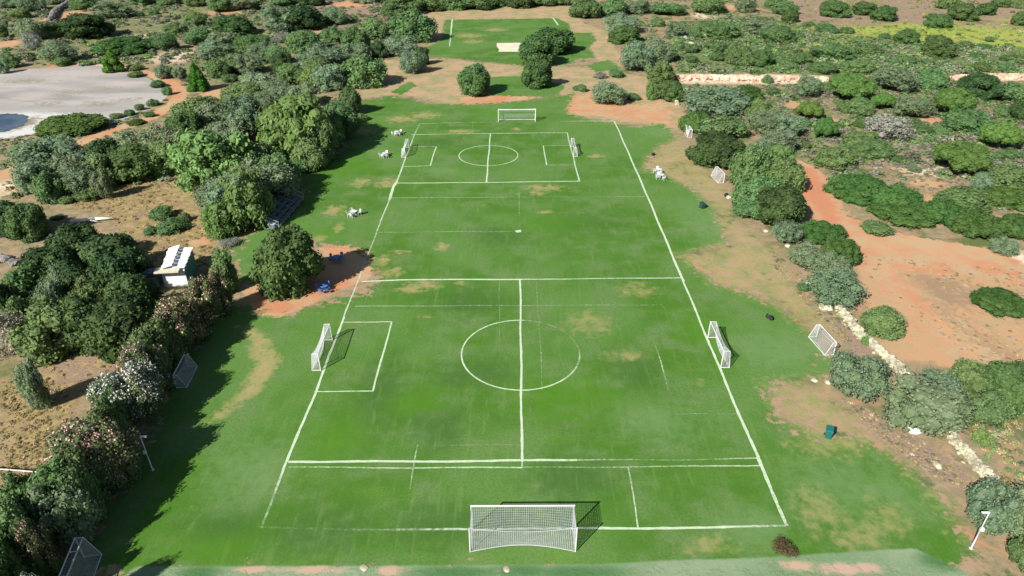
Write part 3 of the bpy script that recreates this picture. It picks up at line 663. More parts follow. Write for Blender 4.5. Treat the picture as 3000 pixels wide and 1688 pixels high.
def bag(loc, s, label, rz=0):
    r = empty('sports_bag', loc, rz); mb = MB(); rock(mb, (0, 0, s * .3), (s * .7, s * .42, s * .32), rk, 2); mb.build('body', M['black'], r, True)
    mb = MB(); pts = [(s * .35 * math.cos(t), 0, s * (.55 + .22 * math.sin(t))) for t in np.linspace(math.pi, 0, 9)]; mb.path([tuple(map(float, p)) for p in pts], .02, 5); mb.build('strap', M['grey_tank'], r)
    return tag(r, label, 'bag', 'bags left on the grass')
bag(P(2253, 934), .75, 'black bag on the grass between the right goal and the wall', .5)
bag(P(1913, 455), .7, 'small dark bag on dry grass right of the small pitch', 1.2)
bag(P(2127, 576), .8, 'dark bag beside pale stones under the right-hand trees', .2)
def stones(pts, label, size=.25, mat='stone', t='X', name='rock'):
    for i, (x, y, lb) in enumerate(pts):
        mb = MB(); p = PT(t, x, y); s = size * rk.uniform(.8, 1.3); rock(mb, (0, 0, 0), (s * 1.2, s, s * .7), rk, 2)
        o = mb.build(name, M[mat]); o.location = (p.x, p.y, s * .3); o.scale[2] = .25 if 'slab' in lb else 1; tag(o, lb, 'rock')
        if 'slab' in lb: o.location.z = s * .08
stones([(2134, 580, 'pale stone beside the dark bag under the trees')], '', .35)
stones([(2385, 1116, 'pale flat stone at the dry edge right of the near pitch'), (2425, 1121, 'pale stone between the flat stone and the olive trees'), (2747, 1366, 'small white stone on the brown litter by the wall'),
        (2041, 478, 'small pale stone at the foot of the trees by the tipped goal'), (2243, 679, 'small white stone in the dry grass below the right-hand trees'), (2307, 722, 'pale stone at the foot of the light olive trees')], '', .28)
stones([(1067, 1664, 'pale stone slab on the near dusty strip, left'), (1484, 1668, 'pale stone slab on the near dusty strip, middle')], '', .22)
stones([(2678, 1262, 'white painted stone under the olive beside the wall'), (2375, 835, 'white stone standing in front of the olive trees')], '', .5, 'white_paint')
stones([(2420, 905, 'pale boulder where the stone wall begins')], '', .6)

# ------------------------------------------------------------------ dry stone walls
def stone_wall(name, pts, wdt, h, mat, label, size=.28, dens=9, t='O'):
    q = [PT(t, *p) for p in pts]; mb = MB()
    for a, b in zip(q[:-1], q[1:]):
        L = (b - a).length; d = (b - a) / L; n = Vector((-d.y, d.x, 0))
        for k in range(int(L * dens * h)):
            u = rk.uniform(0, L); e = rk.gauss(0, wdt * .33); hh_ = max(0.02, h * (1 - (abs(e) / wdt) ** 1.4)) * rk.uniform(.1, 1)
            p = a + d * u + n * e; s = size * rk.uniform(.6, 1.5); rock(mb, (p.x, p.y, hh_ - s * .2), (s * 1.25, s, s * .7), rk, 1)
        ang = math.atan2(d.y, d.x); m_ = (a + b) / 2
        mb.box((m_.x, m_.y, h * .35), (L, wdt * .6, h * .7), ang)
    return tag(mb.build(name, M[mat]), label, 'wall')
stone_wall('dry_stone_wall', [(2092, 760), (2130, 800), (2160, 842), (2200, 878), (2250, 920), (2310, 985), (2370, 1065), (2410, 1125), (2480, 1196), (2540, 1260)], .75, .75, 'stone', 'tumbled pale dry stone wall running along the right of the field', .19, 34)
stone_wall('dry_stone_wall', [(1686, 246), (1706, 266)], .6, .7, 'stone', 'short piece of pale wall behind the red clearing', .26, 14)
stone_wall('earth_bank', [(1700, 200), (1800, 199), (1900, 203), (2000, 202), (2096, 206)], 2.2, 1.0, 'pink_stone', 'pink and white rocky bank across the scrub, long left stretch', .33, 30)
stone_wall('earth_bank', [(2395, 200), (2480, 196), (2620, 196)], 2.2, 1.0, 'pink_stone', 'pink and white rocky bank at the right edge', .33, 30)
stone_wall('dry_stone_wall', [(130, 55), (142, 30), (170, 14), (195, -6)], 1.5, 1.5, 'dark_stone', 'dark tumbled stone wall at the top left beside red soil', .5, 12)
stone_wall('dry_stone_wall', [(1700, 60), (1716, 90), (1745, 120)], .9, .6, 'stone', 'pale stone line in the scrub right of the far field', .4, 8)
stone_wall('dry_stone_wall', [(0, 655), (25, 660), (45, 668)], .8, .9, 'dark_stone', 'dark stone heap at the left edge behind the trees', .4, 10)

# ------------------------------------------------------------------ bleachers
fa = P(822, 672); fb = P(893, 588); dv = (fb - fa); Lb = dv.length
bl = empty('bleachers', ((fa.x + fb.x) / 2, (fa.y + fb.y) / 2, 0), math.atan2(dv.y, dv.x))
for i in range(5):
    MB().box((0, .15 + i * .72, .42 + i * .3), (Lb, .28, .05)).build('seat_plank', M['alu'], bl)
    if i: MB().box((0, -.2 + i * .72, .12 + i * .3), (Lb, .24, .04)).build('foot_plank', M['alu'], bl)
for k in range(6):
    x = -Lb / 2 + Lb * k / 5; mb = MB()
    mb.tube((x, .1, .03), (x, 3.2, .03), .03); mb.tube((x, .1, .38), (x, 3.05, 1.58), .03)
    for i in range(5): mb.tube((x, .15 + i * .72, .03), (x, .15 + i * .72, .4 + i * .3), .025)
    mb.build('frame', M['galv'], bl)
for s in (-1, 1):
    x = s * (Lb / 2 + .05); mb = MB()
    for zz in (1.0, 1.5): mb.tube((x, .1, zz - .4), (x, 3.1, zz + .9), .025)
    for y_ in (.15, 1.6, 3.0): mb.tube((x, y_, .3), (x, y_, 1.1 + .43 * y_), .025)
    mb.build('railing', M['galv'], bl)
tag(bl, 'five row metal bleachers in the shade left of the pitch', 'bleachers')
# box beside the near end of the bleachers
bx = empty('storage_crate', P(803, 668), math.atan2(dv.y, dv.x)); MB().box((0, 0, .4), (1.5, .9, .8)).build('body', M['alu'], bx); MB().box((0, 0, .83), (1.56, .96, .05)).build('lid', M['galv'], bx)
tag(bx, 'pale metal crate at the near end of the bleachers', 'crate')

# ------------------------------------------------------------------ white hut
A1 = P(495, 729, 2.5); A2 = P(564, 727, 2.5); A3 = P(541, 795, 2.1); A4 = P(474, 799, 2.1)
hut = empty('white_hut', ((A1.x + A3.x) / 2, (A1.y + A3.y) / 2, 0)); O_ = Vector(hut.location)
def lc(p, z): return (p.x - O_.x, p.y - O_.y, z)
def prism(mb, a, b, c_, d, z0, zs): 
    vs = [lc(p, z0) for p in (a, b, c_, d)] + [lc(p, z) for p, z in zip((a, b, c_, d), zs)]
    return mb.add(vs, [(0, 1, 2, 3), (7, 6, 5, 4), (0, 4, 5, 1), (1, 5, 6, 2), (2, 6, 7, 3), (3, 7, 4, 0)])
ins = .12
ctr = (A1 + A2 + A3 + A4) / 4
B = [p.lerp(Vector((ctr.x, ctr.y, p.z)), .06) for p in (A1, A2, A3, A4)]
mb = MB(); prism(mb, *B, 0.0, (2.3, 2.3, 2.15, 2.15)); mb.build('walls', M['render_white'], hut)
# teal cladding on the shaded long side
n_ = (B[1] - B[2]); n_.z = 0; n_.normalize(); nn_ = Vector((n_.y, -n_.x, 0))
b1 = B[1] + nn_ * .06; b2 = B[2] + nn_ * .06
mb = MB(); prism(mb, B[1], b1, b2, B[2], 0.02, (2.28, 2.28, 2.13, 2.13)); mb.build('side_cladding', M['teal'], hut)
# roof in two levels, stepped sheets
def L2(a, b, t): return a.lerp(b, t)
nst = 6
for k in range(nst):
    t0, t1 = k / nst, (k + 1) / nst - .02
    a, b = L2(A1, A4, t0), L2(A1, A4, t1); c1, c2 = L2(A2, A3, t0), L2(A2, A3, t1); m0, m1 = L2(a, c1, .5), L2(b, c2, .5)
    zt = 2.55 - .08 * k / nst
    mb = MB()
    for (p, q, r_, s_2, z0, z1) in ((a + Vector((-.1 * (k % 2), 0, 0)), m0, m1, b, zt + .02 * (k % 2), zt + .42 + .02 * (k % 2)),):
        mb.add([lc(p, z0), lc(q, z1), lc(r_, z1), lc(s_2, z0), lc(p, z0 + .04), lc(q, z1 + .04), lc(r_, z1 + .04), lc(s_2, z0 + .04)], [(0, 1, 2, 3), (7, 6, 5, 4), (0, 4, 5, 1), (1, 5, 6, 2), (2, 6, 7, 3), (3, 7, 4, 0)])
    mb.build('roof_sheet', M['sheet_white'], hut)
    mb = MB(); e = .14 * ((k + 1) % 2)
    w1 = L2(c1, m0, -e * .6); w2 = L2(c2, m1, -.02)
    mb.add([lc(m0, zt + .06), lc(w1, zt + .0), lc(w2, zt + .0), lc(m1, zt + .06), lc(m0, zt + .1), lc(w1, zt + .04), lc(w2, zt + .04), lc(m1, zt + .1)], [(0, 1, 2, 3), (7, 6, 5, 4), (0, 4, 5, 1), (1, 5, 6, 2), (2, 6, 7, 3), (3, 7, 4, 0)])
    mb.build('roof_sheet', M['sheet_white'], hut)
# porch: beige slab on white piers
q1, q2, q3, q4 = P(456, 786, 2.35), P(530, 782, 2.35), P(522, 798, 2.35), P(450, 802, 2.35)
mb = MB(); prism(mb, q1, q2, q3, q4, 2.30, (2.42,) * 4); mb.build('porch_roof', M['beige'], hut)
def wallpanel(xa, xb, zt, ya=845, th=.15, nm='front_wall', mt='render_white', z0=0):
    a, b = P(xa, ya), P(xb, ya - 2); d = (b - a).normalized(); n2 = Vector((-d.y, d.x, 0)) * th
    mb = MB(); prism(mb, a, b, b + n2, a + n2, z0, (zt,) * 4); return mb.build(nm, M[mt], hut)
wallpanel(484, 506, 2.29, 841); wallpanel(525, 547, 2.2, 838); wallpanel(506.5, 524.5, 1.25, 840, .12, 'counter', 'render_white'); wallpanel(506.6, 524.4, 2.2, 836, .05, 'window', 'glass', 1.27)
tag(hut, 'small white hut with stepped roof and beige porch slab', 'hut')
tk = empty('water_tank', P(452, 836)); MB().box((0, .3, .85), (1.5, 1.3, 1.7)).build('body', M['grey_tank'], tk); MB().box((0, .3, 1.73), (1.56, 1.36, .06)).build('lid', M['grey_tank'], tk)
tag(tk, 'dark grey tank standing left of the white hut', 'tank')

# fallen bleached trunk and pipe
lg = empty('fallen_trunk', P(268, 650), .12); mb = MB(); mb.tube((-2.6, -.2, .3), (.6, .1, .38), .3, .24, 9); mb.tube((.6, .1, .38), (3.2, .3, .25), .24, .1, 9); mb.build('stem', M['log'], lg, True)
mb = MB(); mb.tube((-.8, 0, .4), (1.2, -.7, .3), .16, .07, 7); mb.tube((-1.6, 0, .4), (-2.7, .5, .5), .14, .06, 7); mb.build('branch', M['log'], lg, True)
tag(lg, 'bleached fallen tree trunk in the dry field', 'tree trunk')
pp = empty('rail', P(50, 1385)); a = P(-60, 1370, .8) - Vector(pp.location); b = P(112, 1383, .8) - Vector(pp.location)
MB().tube((a.x, a.y, .8), (b.x, b.y, .8), .045, n=8).build('pipe', M['log'], pp)
for t_ in (.3, .75): p = a.lerp(b, t_); MB().tube((p.x, p.y, 0), (p.x, p.y, .8), .035, n=6).build('post', M['galv'], pp)
tag(pp, 'pale pipe rail in the dry grass at the left edge', 'rail')

# ------------------------------------------------------------------ crowns
def crown_mesh(name, seed, nl, lr, nleaf, ls, shape='round', droop=0.0, core=0.8, mats=None, flower=0.0, loose=0.12):
    """leaf clumps spread through a lumpy crown that fills the unit sphere"""
    rg = np.random.default_rng(seed)
    C = []; Rr = []
    tries = 0
    while len(C) < nl and tries < 5000:
        tries += 1
        d = rg.normal(size=3); d /= np.linalg.norm(d)
        if shape in ('dome', 'low'):
            d[2] = abs(d[2]) * 0.9 - 0.25
        elif shape == 'cone':
            pass
        else:
            if d[2] < -0.7: continue
        rad = rg.uniform(0.35, 1.0) ** 0.5 * (1 - lr)
        p = d * rad
        if shape == 'cone':
            z = rg.uniform(-0.75, 0.8); q = (0.78 - z) / 1.6; a = rg.uniform(0, 2 * math.pi); rr_ = q * rg.uniform(.5, .85); p = np.array([rr_ * math.cos(a), rr_ * math.sin(a), z])
        if shape == 'irregular': p *= np.array([1, 1, 0.9]) * rg.uniform(.85, 1.12)
        if any(np.linalg.norm(p - c_) < lr * 0.62 for c_ in C): continue
        C.append(p); Rr.append(lr * rg.uniform(0.75, 1.25) * (0.8 if shape == 'cone' and p[2] > .3 else 1))
    C = np.array(C); Rr = np.array(Rr)
    w_ = Rr ** 2; w_ /= w_.sum()
    k = rg.choice(len(C), nleaf, p=w_)
    d = rg.normal(size=(nleaf, 3)); d /= np.linalg.norm(d, axis=1)[:, None]
    rr2 = 1 - loose * rg.exponential(1.0, nleaf) + rg.uniform(0, loose * 1.2, nleaf)
    pos = C[k] + d * (Rr[k] * np.clip(rr2, .2, 1.25))[:, None]
    # drop leaves buried in other clumps
    keep = np.ones(nleaf, bool)
    for c_, r_ in zip(C, Rr): keep &= np.linalg.norm(pos - c_, axis=1) > r_ * 0.72
    keep &= (pos[:, 2] > -0.8)
    if shape in ('dome', 'low'): keep &= pos[:, 2] > -0.45
    pos = pos[keep]; d = d[keep]; k = k[keep]; n = len(pos)
    nrm = d * 0.8 + rg.normal(size=(n, 3)) * 0.55; nrm[:, 2] += 0.25; nrm /= np.linalg.norm(nrm, axis=1)[:, None]
    up = np.array([0, 0, 1.0]) + rg.normal(size=(n, 3)) * (0.9 if not droop else 0.25)
    t1 = np.cross(nrm, up); t1 /= np.linalg.norm(t1, axis=1)[:, None] + 1e-9; t2 = np.cross(nrm, t1)
    s = ls * rg.uniform(.6, 1.35, n); a1 = t1 * s[:, None]; a2 = t2 * (s * (1.0 if not droop else 2.6) * rg.uniform(.7, 1.2, n))[:, None]
    if droop: pos[:, 2] -= np.abs(rg.normal(size=n)) * droop * .5
    V = np.stack([pos - a1 * .5 - a2 * .35, pos + a1 * .5 - a2 * .5, pos + a1 * .35 + a2 * .5, pos - a1 * .55 + a2 * .4], 1).reshape(-1, 3)
    F = [tuple(range(4 * i, 4 * i + 4)) for i in range(n)]
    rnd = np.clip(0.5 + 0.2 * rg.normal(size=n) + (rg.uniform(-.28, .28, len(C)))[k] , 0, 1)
    mi = np.zeros(n, int)
    if flower:
        fl = (rg.random(n) < flower * np.clip(.4 + d[:, 2], 0, 1.3)); mi[fl] = 1
    V = V.tolist(); rnd = rnd.tolist(); mi = mi.tolist()
    bm = bmesh.new(); bmesh.ops.create_icosphere(bm, subdivisions=2, radius=1); iv = np.array([v.co[:] for v in bm.verts]); jf = [tuple(v.index for v in f.verts) for f in bm.faces]; bm.free()
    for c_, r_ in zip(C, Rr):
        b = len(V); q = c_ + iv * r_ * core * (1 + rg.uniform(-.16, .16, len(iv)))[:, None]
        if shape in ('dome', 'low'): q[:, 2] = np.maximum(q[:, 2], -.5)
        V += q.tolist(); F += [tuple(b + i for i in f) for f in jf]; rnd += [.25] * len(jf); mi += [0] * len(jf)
    me = bpy.data.meshes.new(name); me.from_pydata(V, [], F)
    for m_ in (mats or [M['leaf']]): me.materials.append(m_)
    at = me.attributes.new('rnd', 'FLOAT', 'FACE'); at.data.foreach_set('value', rnd)
    if flower: me.polygons.foreach_set('material_index', mi)
    me.update(); return me
CR = {
 'R': [crown_mesh('crown', 11 + i, 46, .27, 9000, .062, 'round', core=.84, loose=.10) for i in range(3)],
 'O': [crown_mesh('crown', 31 + i, 38, .26, 8200, .050, 'irregular', core=.68, loose=.24) for i in range(3)],
 'M': [crown_mesh('crown', 51 + i, 34, .30, 8200, .066, 'irregular', core=.78, loose=.16) for i in range(3)],
 'W': [crown_mesh('crown', 71 + i, 42, .25, 8000, .040, 'round', droop=.22, core=.74, loose=.2) for i in range(2)],
 'B': [crown_mesh('crown', 91 + i, 30, .26, 6000, .06, 'cone', core=.82, loose=.1) for i in range(2)],
 'P': [crown_mesh('crown', 111 + i, 60, .22, 9000, .045, 'dome', core=.86, loose=.10) for i in range(2)],
 'L': [crown_mesh('foliage', 131 + i, 60, .22, 9000, .055, 'low', core=.86, loose=.12) for i in range(3)],
 'S': [crown_mesh('foliage', 151 + i, 20, .36, 4200, .085, 'irregular', core=.75, loose=.2) for i in range(3)],
 'G': [crown_mesh('foliage', 171 + i, 26, .30, 6500, .045, 'irregular', core=.45, loose=.45) for i in range(2)],
 'N': [crown_mesh('foliage', 191 + i, 30, .28, 13000, .042, 'round', core=.72, loose=.25, mats=[M['leaf'], M['petal']], flower=.45) for i in range(1)],
 'K': [crown_mesh('foliage', 201 + i, 30, .28, 12000, .045, 'round', core=.72, loose=.25, mats=[M['leaf'], M['petal_pink']], flower=.26) for i in range(1)],
}
CR['D'] = CR['R']; CR['H'] = CR['M']
def trunk_mesh(seed, mat):
    rr = random.Random(seed); mb = MB(); a = Vector((0, 0, -.05)); p = a
    pts = [Vector((0, 0, -.05)), Vector((rr.uniform(-.05, .05), rr.uniform(-.05, .05), .3)), Vector((rr.uniform(-.1, .1), rr.uniform(-.1, .1), .55))]
    rad = [.085, .06, .05]
    for i in range(2): mb.tube(pts[i], pts[i + 1], rad[i], rad[i + 1], 9)
    for k in range(5):
        t = 2 * math.pi * k / 5 + rr.uniform(-.4, .4); s = pts[1].lerp(pts[2], rr.uniform(.2, 1)); e = s + Vector((math.cos(t) * .32, math.sin(t) * .32, rr.uniform(.22, .42)))
        mb.tube(s, e, .032, .018, 6)
        for j in range(2):
            t2 = t + rr.uniform(-.8, .8); e2 = e + Vector((math.cos(t2) * .3, math.sin(t2) * .3, rr.uniform(.1, .35))); mb.tube(e, e2, .017, .007, 5)
    return mb.mesh('trunk', mat)
TRK = [trunk_mesh(i, M['bark']) for i in range(3)]; TRKP = trunk_mesh(7, M['pale_bark'])
# kind: name, category, description, colour, ground factor, lift (of radius), has trunk
K = {
 'R': ('carob_tree', 'tree', 'dark green rounded tree', (0.074, 0.14, 0.046), 0.62, 0, 1),
 'D': ('evergreen_tree', 'tree', 'very dark evergreen tree', (0.042, 0.084, 0.03), 0.62, 0, 1),
 'O': ('olive_tree', 'tree', 'grey-green airy olive tree', (0.19, 0.262, 0.158), 0.72, 0.05, 1),
 'M': ('broadleaf_tree', 'tree', 'mid-green bushy tree', (0.125, 0.21, 0.08), 0.66, 0, 1),
 'W': ('pepper_tree', 'tree', 'light green drooping tree', (0.155, 0.262, 0.08), 0.72, 0, 1),
 'B': ('conifer_tree', 'conifer', 'vivid green pointed conifer', (0.07, 0.2, 0.016), 0.85, 0, 1),
 'P': ('pine_tree', 'pine tree', 'bright green domed pine', (0.105, 0.205, 0.045), 0.62, 0.22, 1),
 'L': ('mastic_shrub', 'shrub', 'low spreading dark green shrub', (0.058, 0.13, 0.03), .38, 0, 0),
 'S': ('bush', 'bush', 'small green bush', (0.115, 0.195, 0.075), 0.6, 0, 0),
 'G': ('dry_bush', 'bush', 'dry grey leafless brush', (0.3, 0.28, 0.25), 0.7, 0, 0),
 'N': ('oleander_bush', 'shrub', 'white-flowering oleander', (0.13, 0.19, 0.09), 0.7, 0, 0),
 'K': ('oleander_bush', 'shrub', 'oleander with pinkish flowers', (0.115, 0.15, 0.07), 0.7, 0, 0),
 'H': ('hedge_bush', 'hedge', 'tall green hedge bush', (0.105, 0.165, 0.066), 0.66, 0, 0),
}
PLANTS = """
# tile zone | kind x0 y0 x1 y1 ...
A behind the gravel lot
D 485 105 825 320;O 700 10 985 140;O 130 130 330 330;M 290 170 480 310;G 165 240 310 400;O 310 310 570 475;S 400 430 530 510;M 1380 90 1560 210
R 1600 125 1940 290;M 1160 250 1350 400;M 1240 165 1410 265;S 630 455 700 500;L 700 300 1150 400;M -60 180 60 300;M 0 400 140 470;S 20 150 60 215;O -40 440 60 500;S 1020 90 1090 130;S 1120 70 1200 115
A along the top left edge
M 960 -60 1160 50;M 1165 -60 1350 50;M 1380 -50 1560 60;M 1570 -40 1750 110;O 1740 -40 1990 80;M 2030 -60 2240 60;M 520 -30 720 70;M 540 20 700 80;O 300 -60 520 30;O 100 -50 330 90;O -50 -50 130 70;M 60 60 230 150;D 2240 -60 2460 60
A beside the gravel lot
B 740 365 935 555|vivid green conifer at the far edge of the gravel lot;B 1390 465 1570 700|vivid green conifer beside the orange path bend;L 285 845 800 1035|large low dark shrub at the near edge of the gravel lot;L 955 890 1095 955;O 1290 490 1420 610;S 1670 555 1795 635;O 1150 480 1300 600;S 960 535 1090 590;S 1130 600 1250 670;S 1220 650 1300 730;S 1010 780 1090 840;S 1100 740 1200 810;S 820 850 930 900;S 1080 840 1170 890;S 950 480 1080 540;S 930 820 1020 880
A in the wooded strip left of the far field
O 1960 40 2260 250;D 2090 50 2420 250;O 2430 60 2620 190;O 1500 300 1750 470;R 1780 270 2050 420;O 1740 400 1990 560;G 2060 250 2230 330;M 2150 230 2420 420;O 2230 330 2590 560;M 2080 480 2300 650;W 2260 520 2450 680;O 1820 540 2130 740;M 1715 620 1990 770;O 1890 690 2090 860;M 1400 210 1600 330;O 1560 230 1800 340;O 2360 480 2600 700;M 2420 200 2600 330;S 2190 560 2300 640;O 2120 620 2400 760;M 1640 400 1860 560;O 1860 320 2080 470;M 2300 430 2500 600;O 1960 620 2200 780;M 1560 440 1720 580;D 2040 400 2220 520;M 1990 340 2180 500
A in the tree belt left of the small pitch
M 1280 720 1680 990;R 1250 840 1520 1060;O 1730 770 1970 1090;W 1915 700 2490 1260|largest light green drooping tree, left of the small pitch;W 1290 950 1840 1460|light green drooping tree left of the largest one;D 640 1030 900 1300;R 780 1090 1160 1300;O 880 950 1210 1160;O 1110 930 1400 1250;O 80 1030 570 1340;O 440 1215 700 1490;M 270 1270 460 1520;O 690 1250 830 1500;O 100 1200 340 1480;O 1700 1180 2000 1500;M 1950 1160 2230 1480;O 380 1130 650 1340;M 600 1160 860 1330;M 1080 1080 1330 1330;O 1560 880 1830 1130;M 1840 1080 2120 1340;O 1480 1330 1740 1560;M 2180 1040 2440 1290;O 1440 760 1750 980;M 2420 860 2580 1180;S 2200 1190 2340 1330;O 1660 700 1900 900
B behind the far field
M 330 -40 640 120;M 560 -30 800 95;M 760 -40 960 90;M 900 -40 1150 85;D 1240 -60 1440 80;M 1090 -60 1290 60;M 1420 -50 1620 55;M 1590 -50 1730 50;O 40 -80 300 20
B left of the far field
M 370 60 710 350|big mid-green tree casting shade on the far field corner;M 0 190 210 420;M 150 140 340 320;K 315 110 400 250|shrub with pink blossom left of the far field;O 330 260 590 430;D 220 310 340 420;D 560 355 670 470;O 440 365 640 570|leaning olive with a pale trunk left of the far field;M 0 400 330 690|large mid-green tree above the left shade strip;O -60 320 220 470;M 300 30 480 160;H -40 680 120 830;H -50 800 60 960;S 95 850 205 925
B between the two grass fields
R 1400 190 1775 440|broad dark carob beside the pale sand strip;R 1325 270 1640 540|dark carob in the middle of the three joined crowns;R 1365 440 1610 705|dark carob nearest the main pitch, of the three joined crowns;R 865 480 1145 760|single round dark carob in front of the far field;O 1885 605 2150 800|spreading olive with a white painted trunk on red soil;S 2010 520 2140 595;G 1890 535 2010 600;S 1780 630 1855 705;S 2140 700 2260 765;S 1740 640 1800 690
B right of the far field
M 1715 -30 1960 160;M 1940 -30 2150 140;O 1960 100 2260 260;R 2010 190 2240 350;O 2100 300 2380 560;O 2260 290 2520 480;M 2290 460 2520 650;W 2290 610 2400 720;R 2380 610 2600 770;O 2130 0 2350 110;S 2330 130 2450 210;O 2430 150 2590 290;S 2500 300 2600 400;M 2350 20 2600 80
C in the scrub at the top centre
M 80 -30 330 120;O 390 -20 570 100;M 620 -30 790 70;M 670 10 875 125;R 745 70 870 190;S 110 170 270 250;M 150 170 450 305;O 420 160 720 250;S 50 230 145 300;M 590 200 870 335;S 0 330 130 410;S 160 310 340 400;M 330 340 560 510;R 520 370 680 525;S 640 395 760 470;S 690 430 830 500;S 810 400 980 500;S 760 470 870 540;S 200 390 330 470;S 20 420 120 480
C in the ploughed field at the top right
R 1020 10 1270 148|dark tree standing first from the left in the bare field row;R 1285 15 1475 132;R 1405 50 1625 172;R 1810 105 2025 225;M 1905 -20 2110 75;R 2010 30 2235 178;R 2215 20 2375 128;R 2475 80 2620 212;M 2340 -30 2490 40;M 2490 -20 2600 30
C in the green scrub at the upper right
R 1595 220 1785 348;R 1800 275 2050 460;S 1650 425 1780 490;M 1000 175 1180 255;S 900 160 1000 210;S 1180 200 1300 260;S 1290 330 1500 430;M 980 340 1300 445;M 960 465 1180 565;M 1170 450 1430 560;S 1800 440 1900 490;S 2390 410 2460 470;S 2285 275 2350 325;M 2480 360 2600 470;S 2180 470 2330 545;S 2370 480 2500 550;S 2080 310 2190 380;S 1500 490 1640 550;S 2160 390 2290 450;S 1500 400 1600 450;S 1480 250 1570 300;S 2230 330 2320 380;S 1540 440 1640 500
C just below the pink rocky bank
O 850 560 1045 745;P 1100 525 1455 765;O 1430 490 1790 700;M 1780 510 2010 695;P 1425 680 1605 835;O 1590 720 1870 895;P 1915 625 2185 890;D 2090 555 2380 785;M 2330 610 2600 780;D 2480 740 2640 935;L 320 630 610 800;S 600 560 680 640;S 1050 610 1130 690;M 1230 740 1440 880;M 2350 790 2500 900;S 640 660 740 730
C in the thick hedge right of the small pitch
O -10 640 490 870|wide grey-green olive at the far end of the right hedge;L -20 820 250 1030;M 480 750 710 880;O 490 820 770 960;M 120 850 480 1040;O 670 850 920 1000;D 30 1010 470 1280|dark tree against the tipped goal right of the small pitch;W 560 1080 840 1380;M 340 1090 660 1460;O 590 970 860 1110;M 620 1180 930 1480;O 440 1060 700 1270;S 880 900 980 960
C in the open pinewood at the right
P 865 745 1065 905;P 995 855 1165 1065;M 1160 750 1310 860;L 1285 880 1440 985;G 1385 855 1725 1100|large dry grey brush among the pines at the right;M 1230 990 1490 1140;M 1020 1100 1310 1290;M 1290 1050 1580 1210;S 1685 885 1790 945;S 1700 930 1890 1010;M 1990 815 2340 1020;P 2265 885 2560 1140;P 1930 1035 2310 1320;M 2300 1230 2620 1480;O 2190 1290 2400 1440;S 2330 1150 2420 1210;O 1700 1240 1800 1300;S 1570 1170 1680 1230;M 2500 960 2650 1100;S 900 1060 960 1140;S 760 1060 880 1130;S 1900 960 2000 1040;S 2400 1120 2560 1220;S 1480 1140 1580 1200;G 1200 1230 1320 1290
C beside the upper red track
L 1095 1285 1560 1560;L 1390 1350 1790 1640|big low dark shrub mass beside the upper red track
F beside the upper red track
L 1420 60 1880 260;L 1800 30 2120 290;L 2050 110 2430 400|widest low dark shrub below the pinewood;M 1930 -50 2300 190;L 2270 -60 2640 150;L 2370 130 2660 410;O 2330 330 2520 480
F in the tree line right of the pitch
M 360 -130 760 180;D 520 -60 930 300;M 380 40 640 220;L 860 185 1240 430;L 1040 300 1350 620;O 685 200 920 415;O 795 375 1110 600|pale olive below the small one in the right tree line;O 980 440 1270 700;O 940 560 1330 870|largest pale olive at the start of the stone wall;S 855 680 965 755;W 1340 1080 1420 1160;M 1340 855 1695 1115;O 1105 1170 1570 1570
F beyond the red track at the right
L 2185 700 2590 950;S 1345 225 1590 320
I at the lower right by the wall
O 1500 -110 2150 420|large pale olive over the stone wall, lower right;O 1700 -130 2150 250
F at the right edge above the wall
M 1990 1250 2320 1560;R 2190 1260 2700 1700;M 2100 1440 2480 1800
I at the lower right by the wall
O 2150 690 2560 1180;O 2330 760 2800 1250;M 2470 1080 2720 1500;W 2190 330 2330 480
I on the near grass
G 670 1175 870 1300|withered brown bush beyond the right corner of the pitch
D at the left edge near the fallen trunk
D -70 30 260 400;R 60 60 380 420;M 560 -40 760 80;S 430 20 560 100
D in the dry field by the hut
S 1115 105 1310 225;S 1170 190 1410 325;S 1080 250 1200 330;S 1330 150 1440 240;G 1650 340 1820 420;S 380 170 480 210;S 560 420 600 450
D in the dark grove left of the hut
D 380 260 740 520;D 640 320 1080 600;D 180 380 520 700;R 0 540 380 860;O 370 540 580 800;D 440 520 760 820;D 720 480 1010 760;R 830 625 1200 930;M 40 770 330 980;M 130 830 560 1150;R 430 800 800 1120;D 660 800 1090 1080;G -60 860 210 1310;O 160 1240 330 1440;D -40 700 160 960;M 560 620 800 860;D 340 420 620 700;M 250 760 520 980;D 900 760 1120 980;O 280 640 470 840
D beside the bleachers
W 1520 60 1780 390;O 1560 -200 2000 300
O beside the bleachers
W 530 420 688 592
O right of the light drooping trees
O 590 400 745 520;M 640 385 740 470;H 770 300 850 420;H 800 250 900 360;H 850 215 905 300
D in the hedge beside the hut
M 1575 410 1790 590;K 1560 560 1750 780;K 1380 620 1660 900
D where its shade meets the pitch
R 1885 265 2425 855|lone big dark tree shading the left touchline and blue tables
D in the flowering hedge left of the pitch
K 1170 740 1560 1110;H 1040 900 1380 1200;K 900 1080 1280 1400;N 850 1230 1240 1680|oleander covered in white flowers, hedge middle;H 960 1000 1270 1290;K 1120 860 1450 1160;N 680 1330 1010 1720
G in the flowering hedge left of the pitch
K 400 180 1010 640|pink-flecked oleander, largest in the hedge;K 620 230 1060 620;H 380 430 760 720;H 600 120 960 430;H 700 30 980 330;H 430 560 760 850;K 480 330 860 640;W 120 560 640 960;O 220 640 690 1060;M -80 820 330 1190;D 40 940 400 1300;R -160 1100 190 1480;K 170 960 420 1180;N 190 1370 420 1560|white-flowering oleander at the bottom left corner;D -100 1250 260 1560;M 40 600 320 860
"""
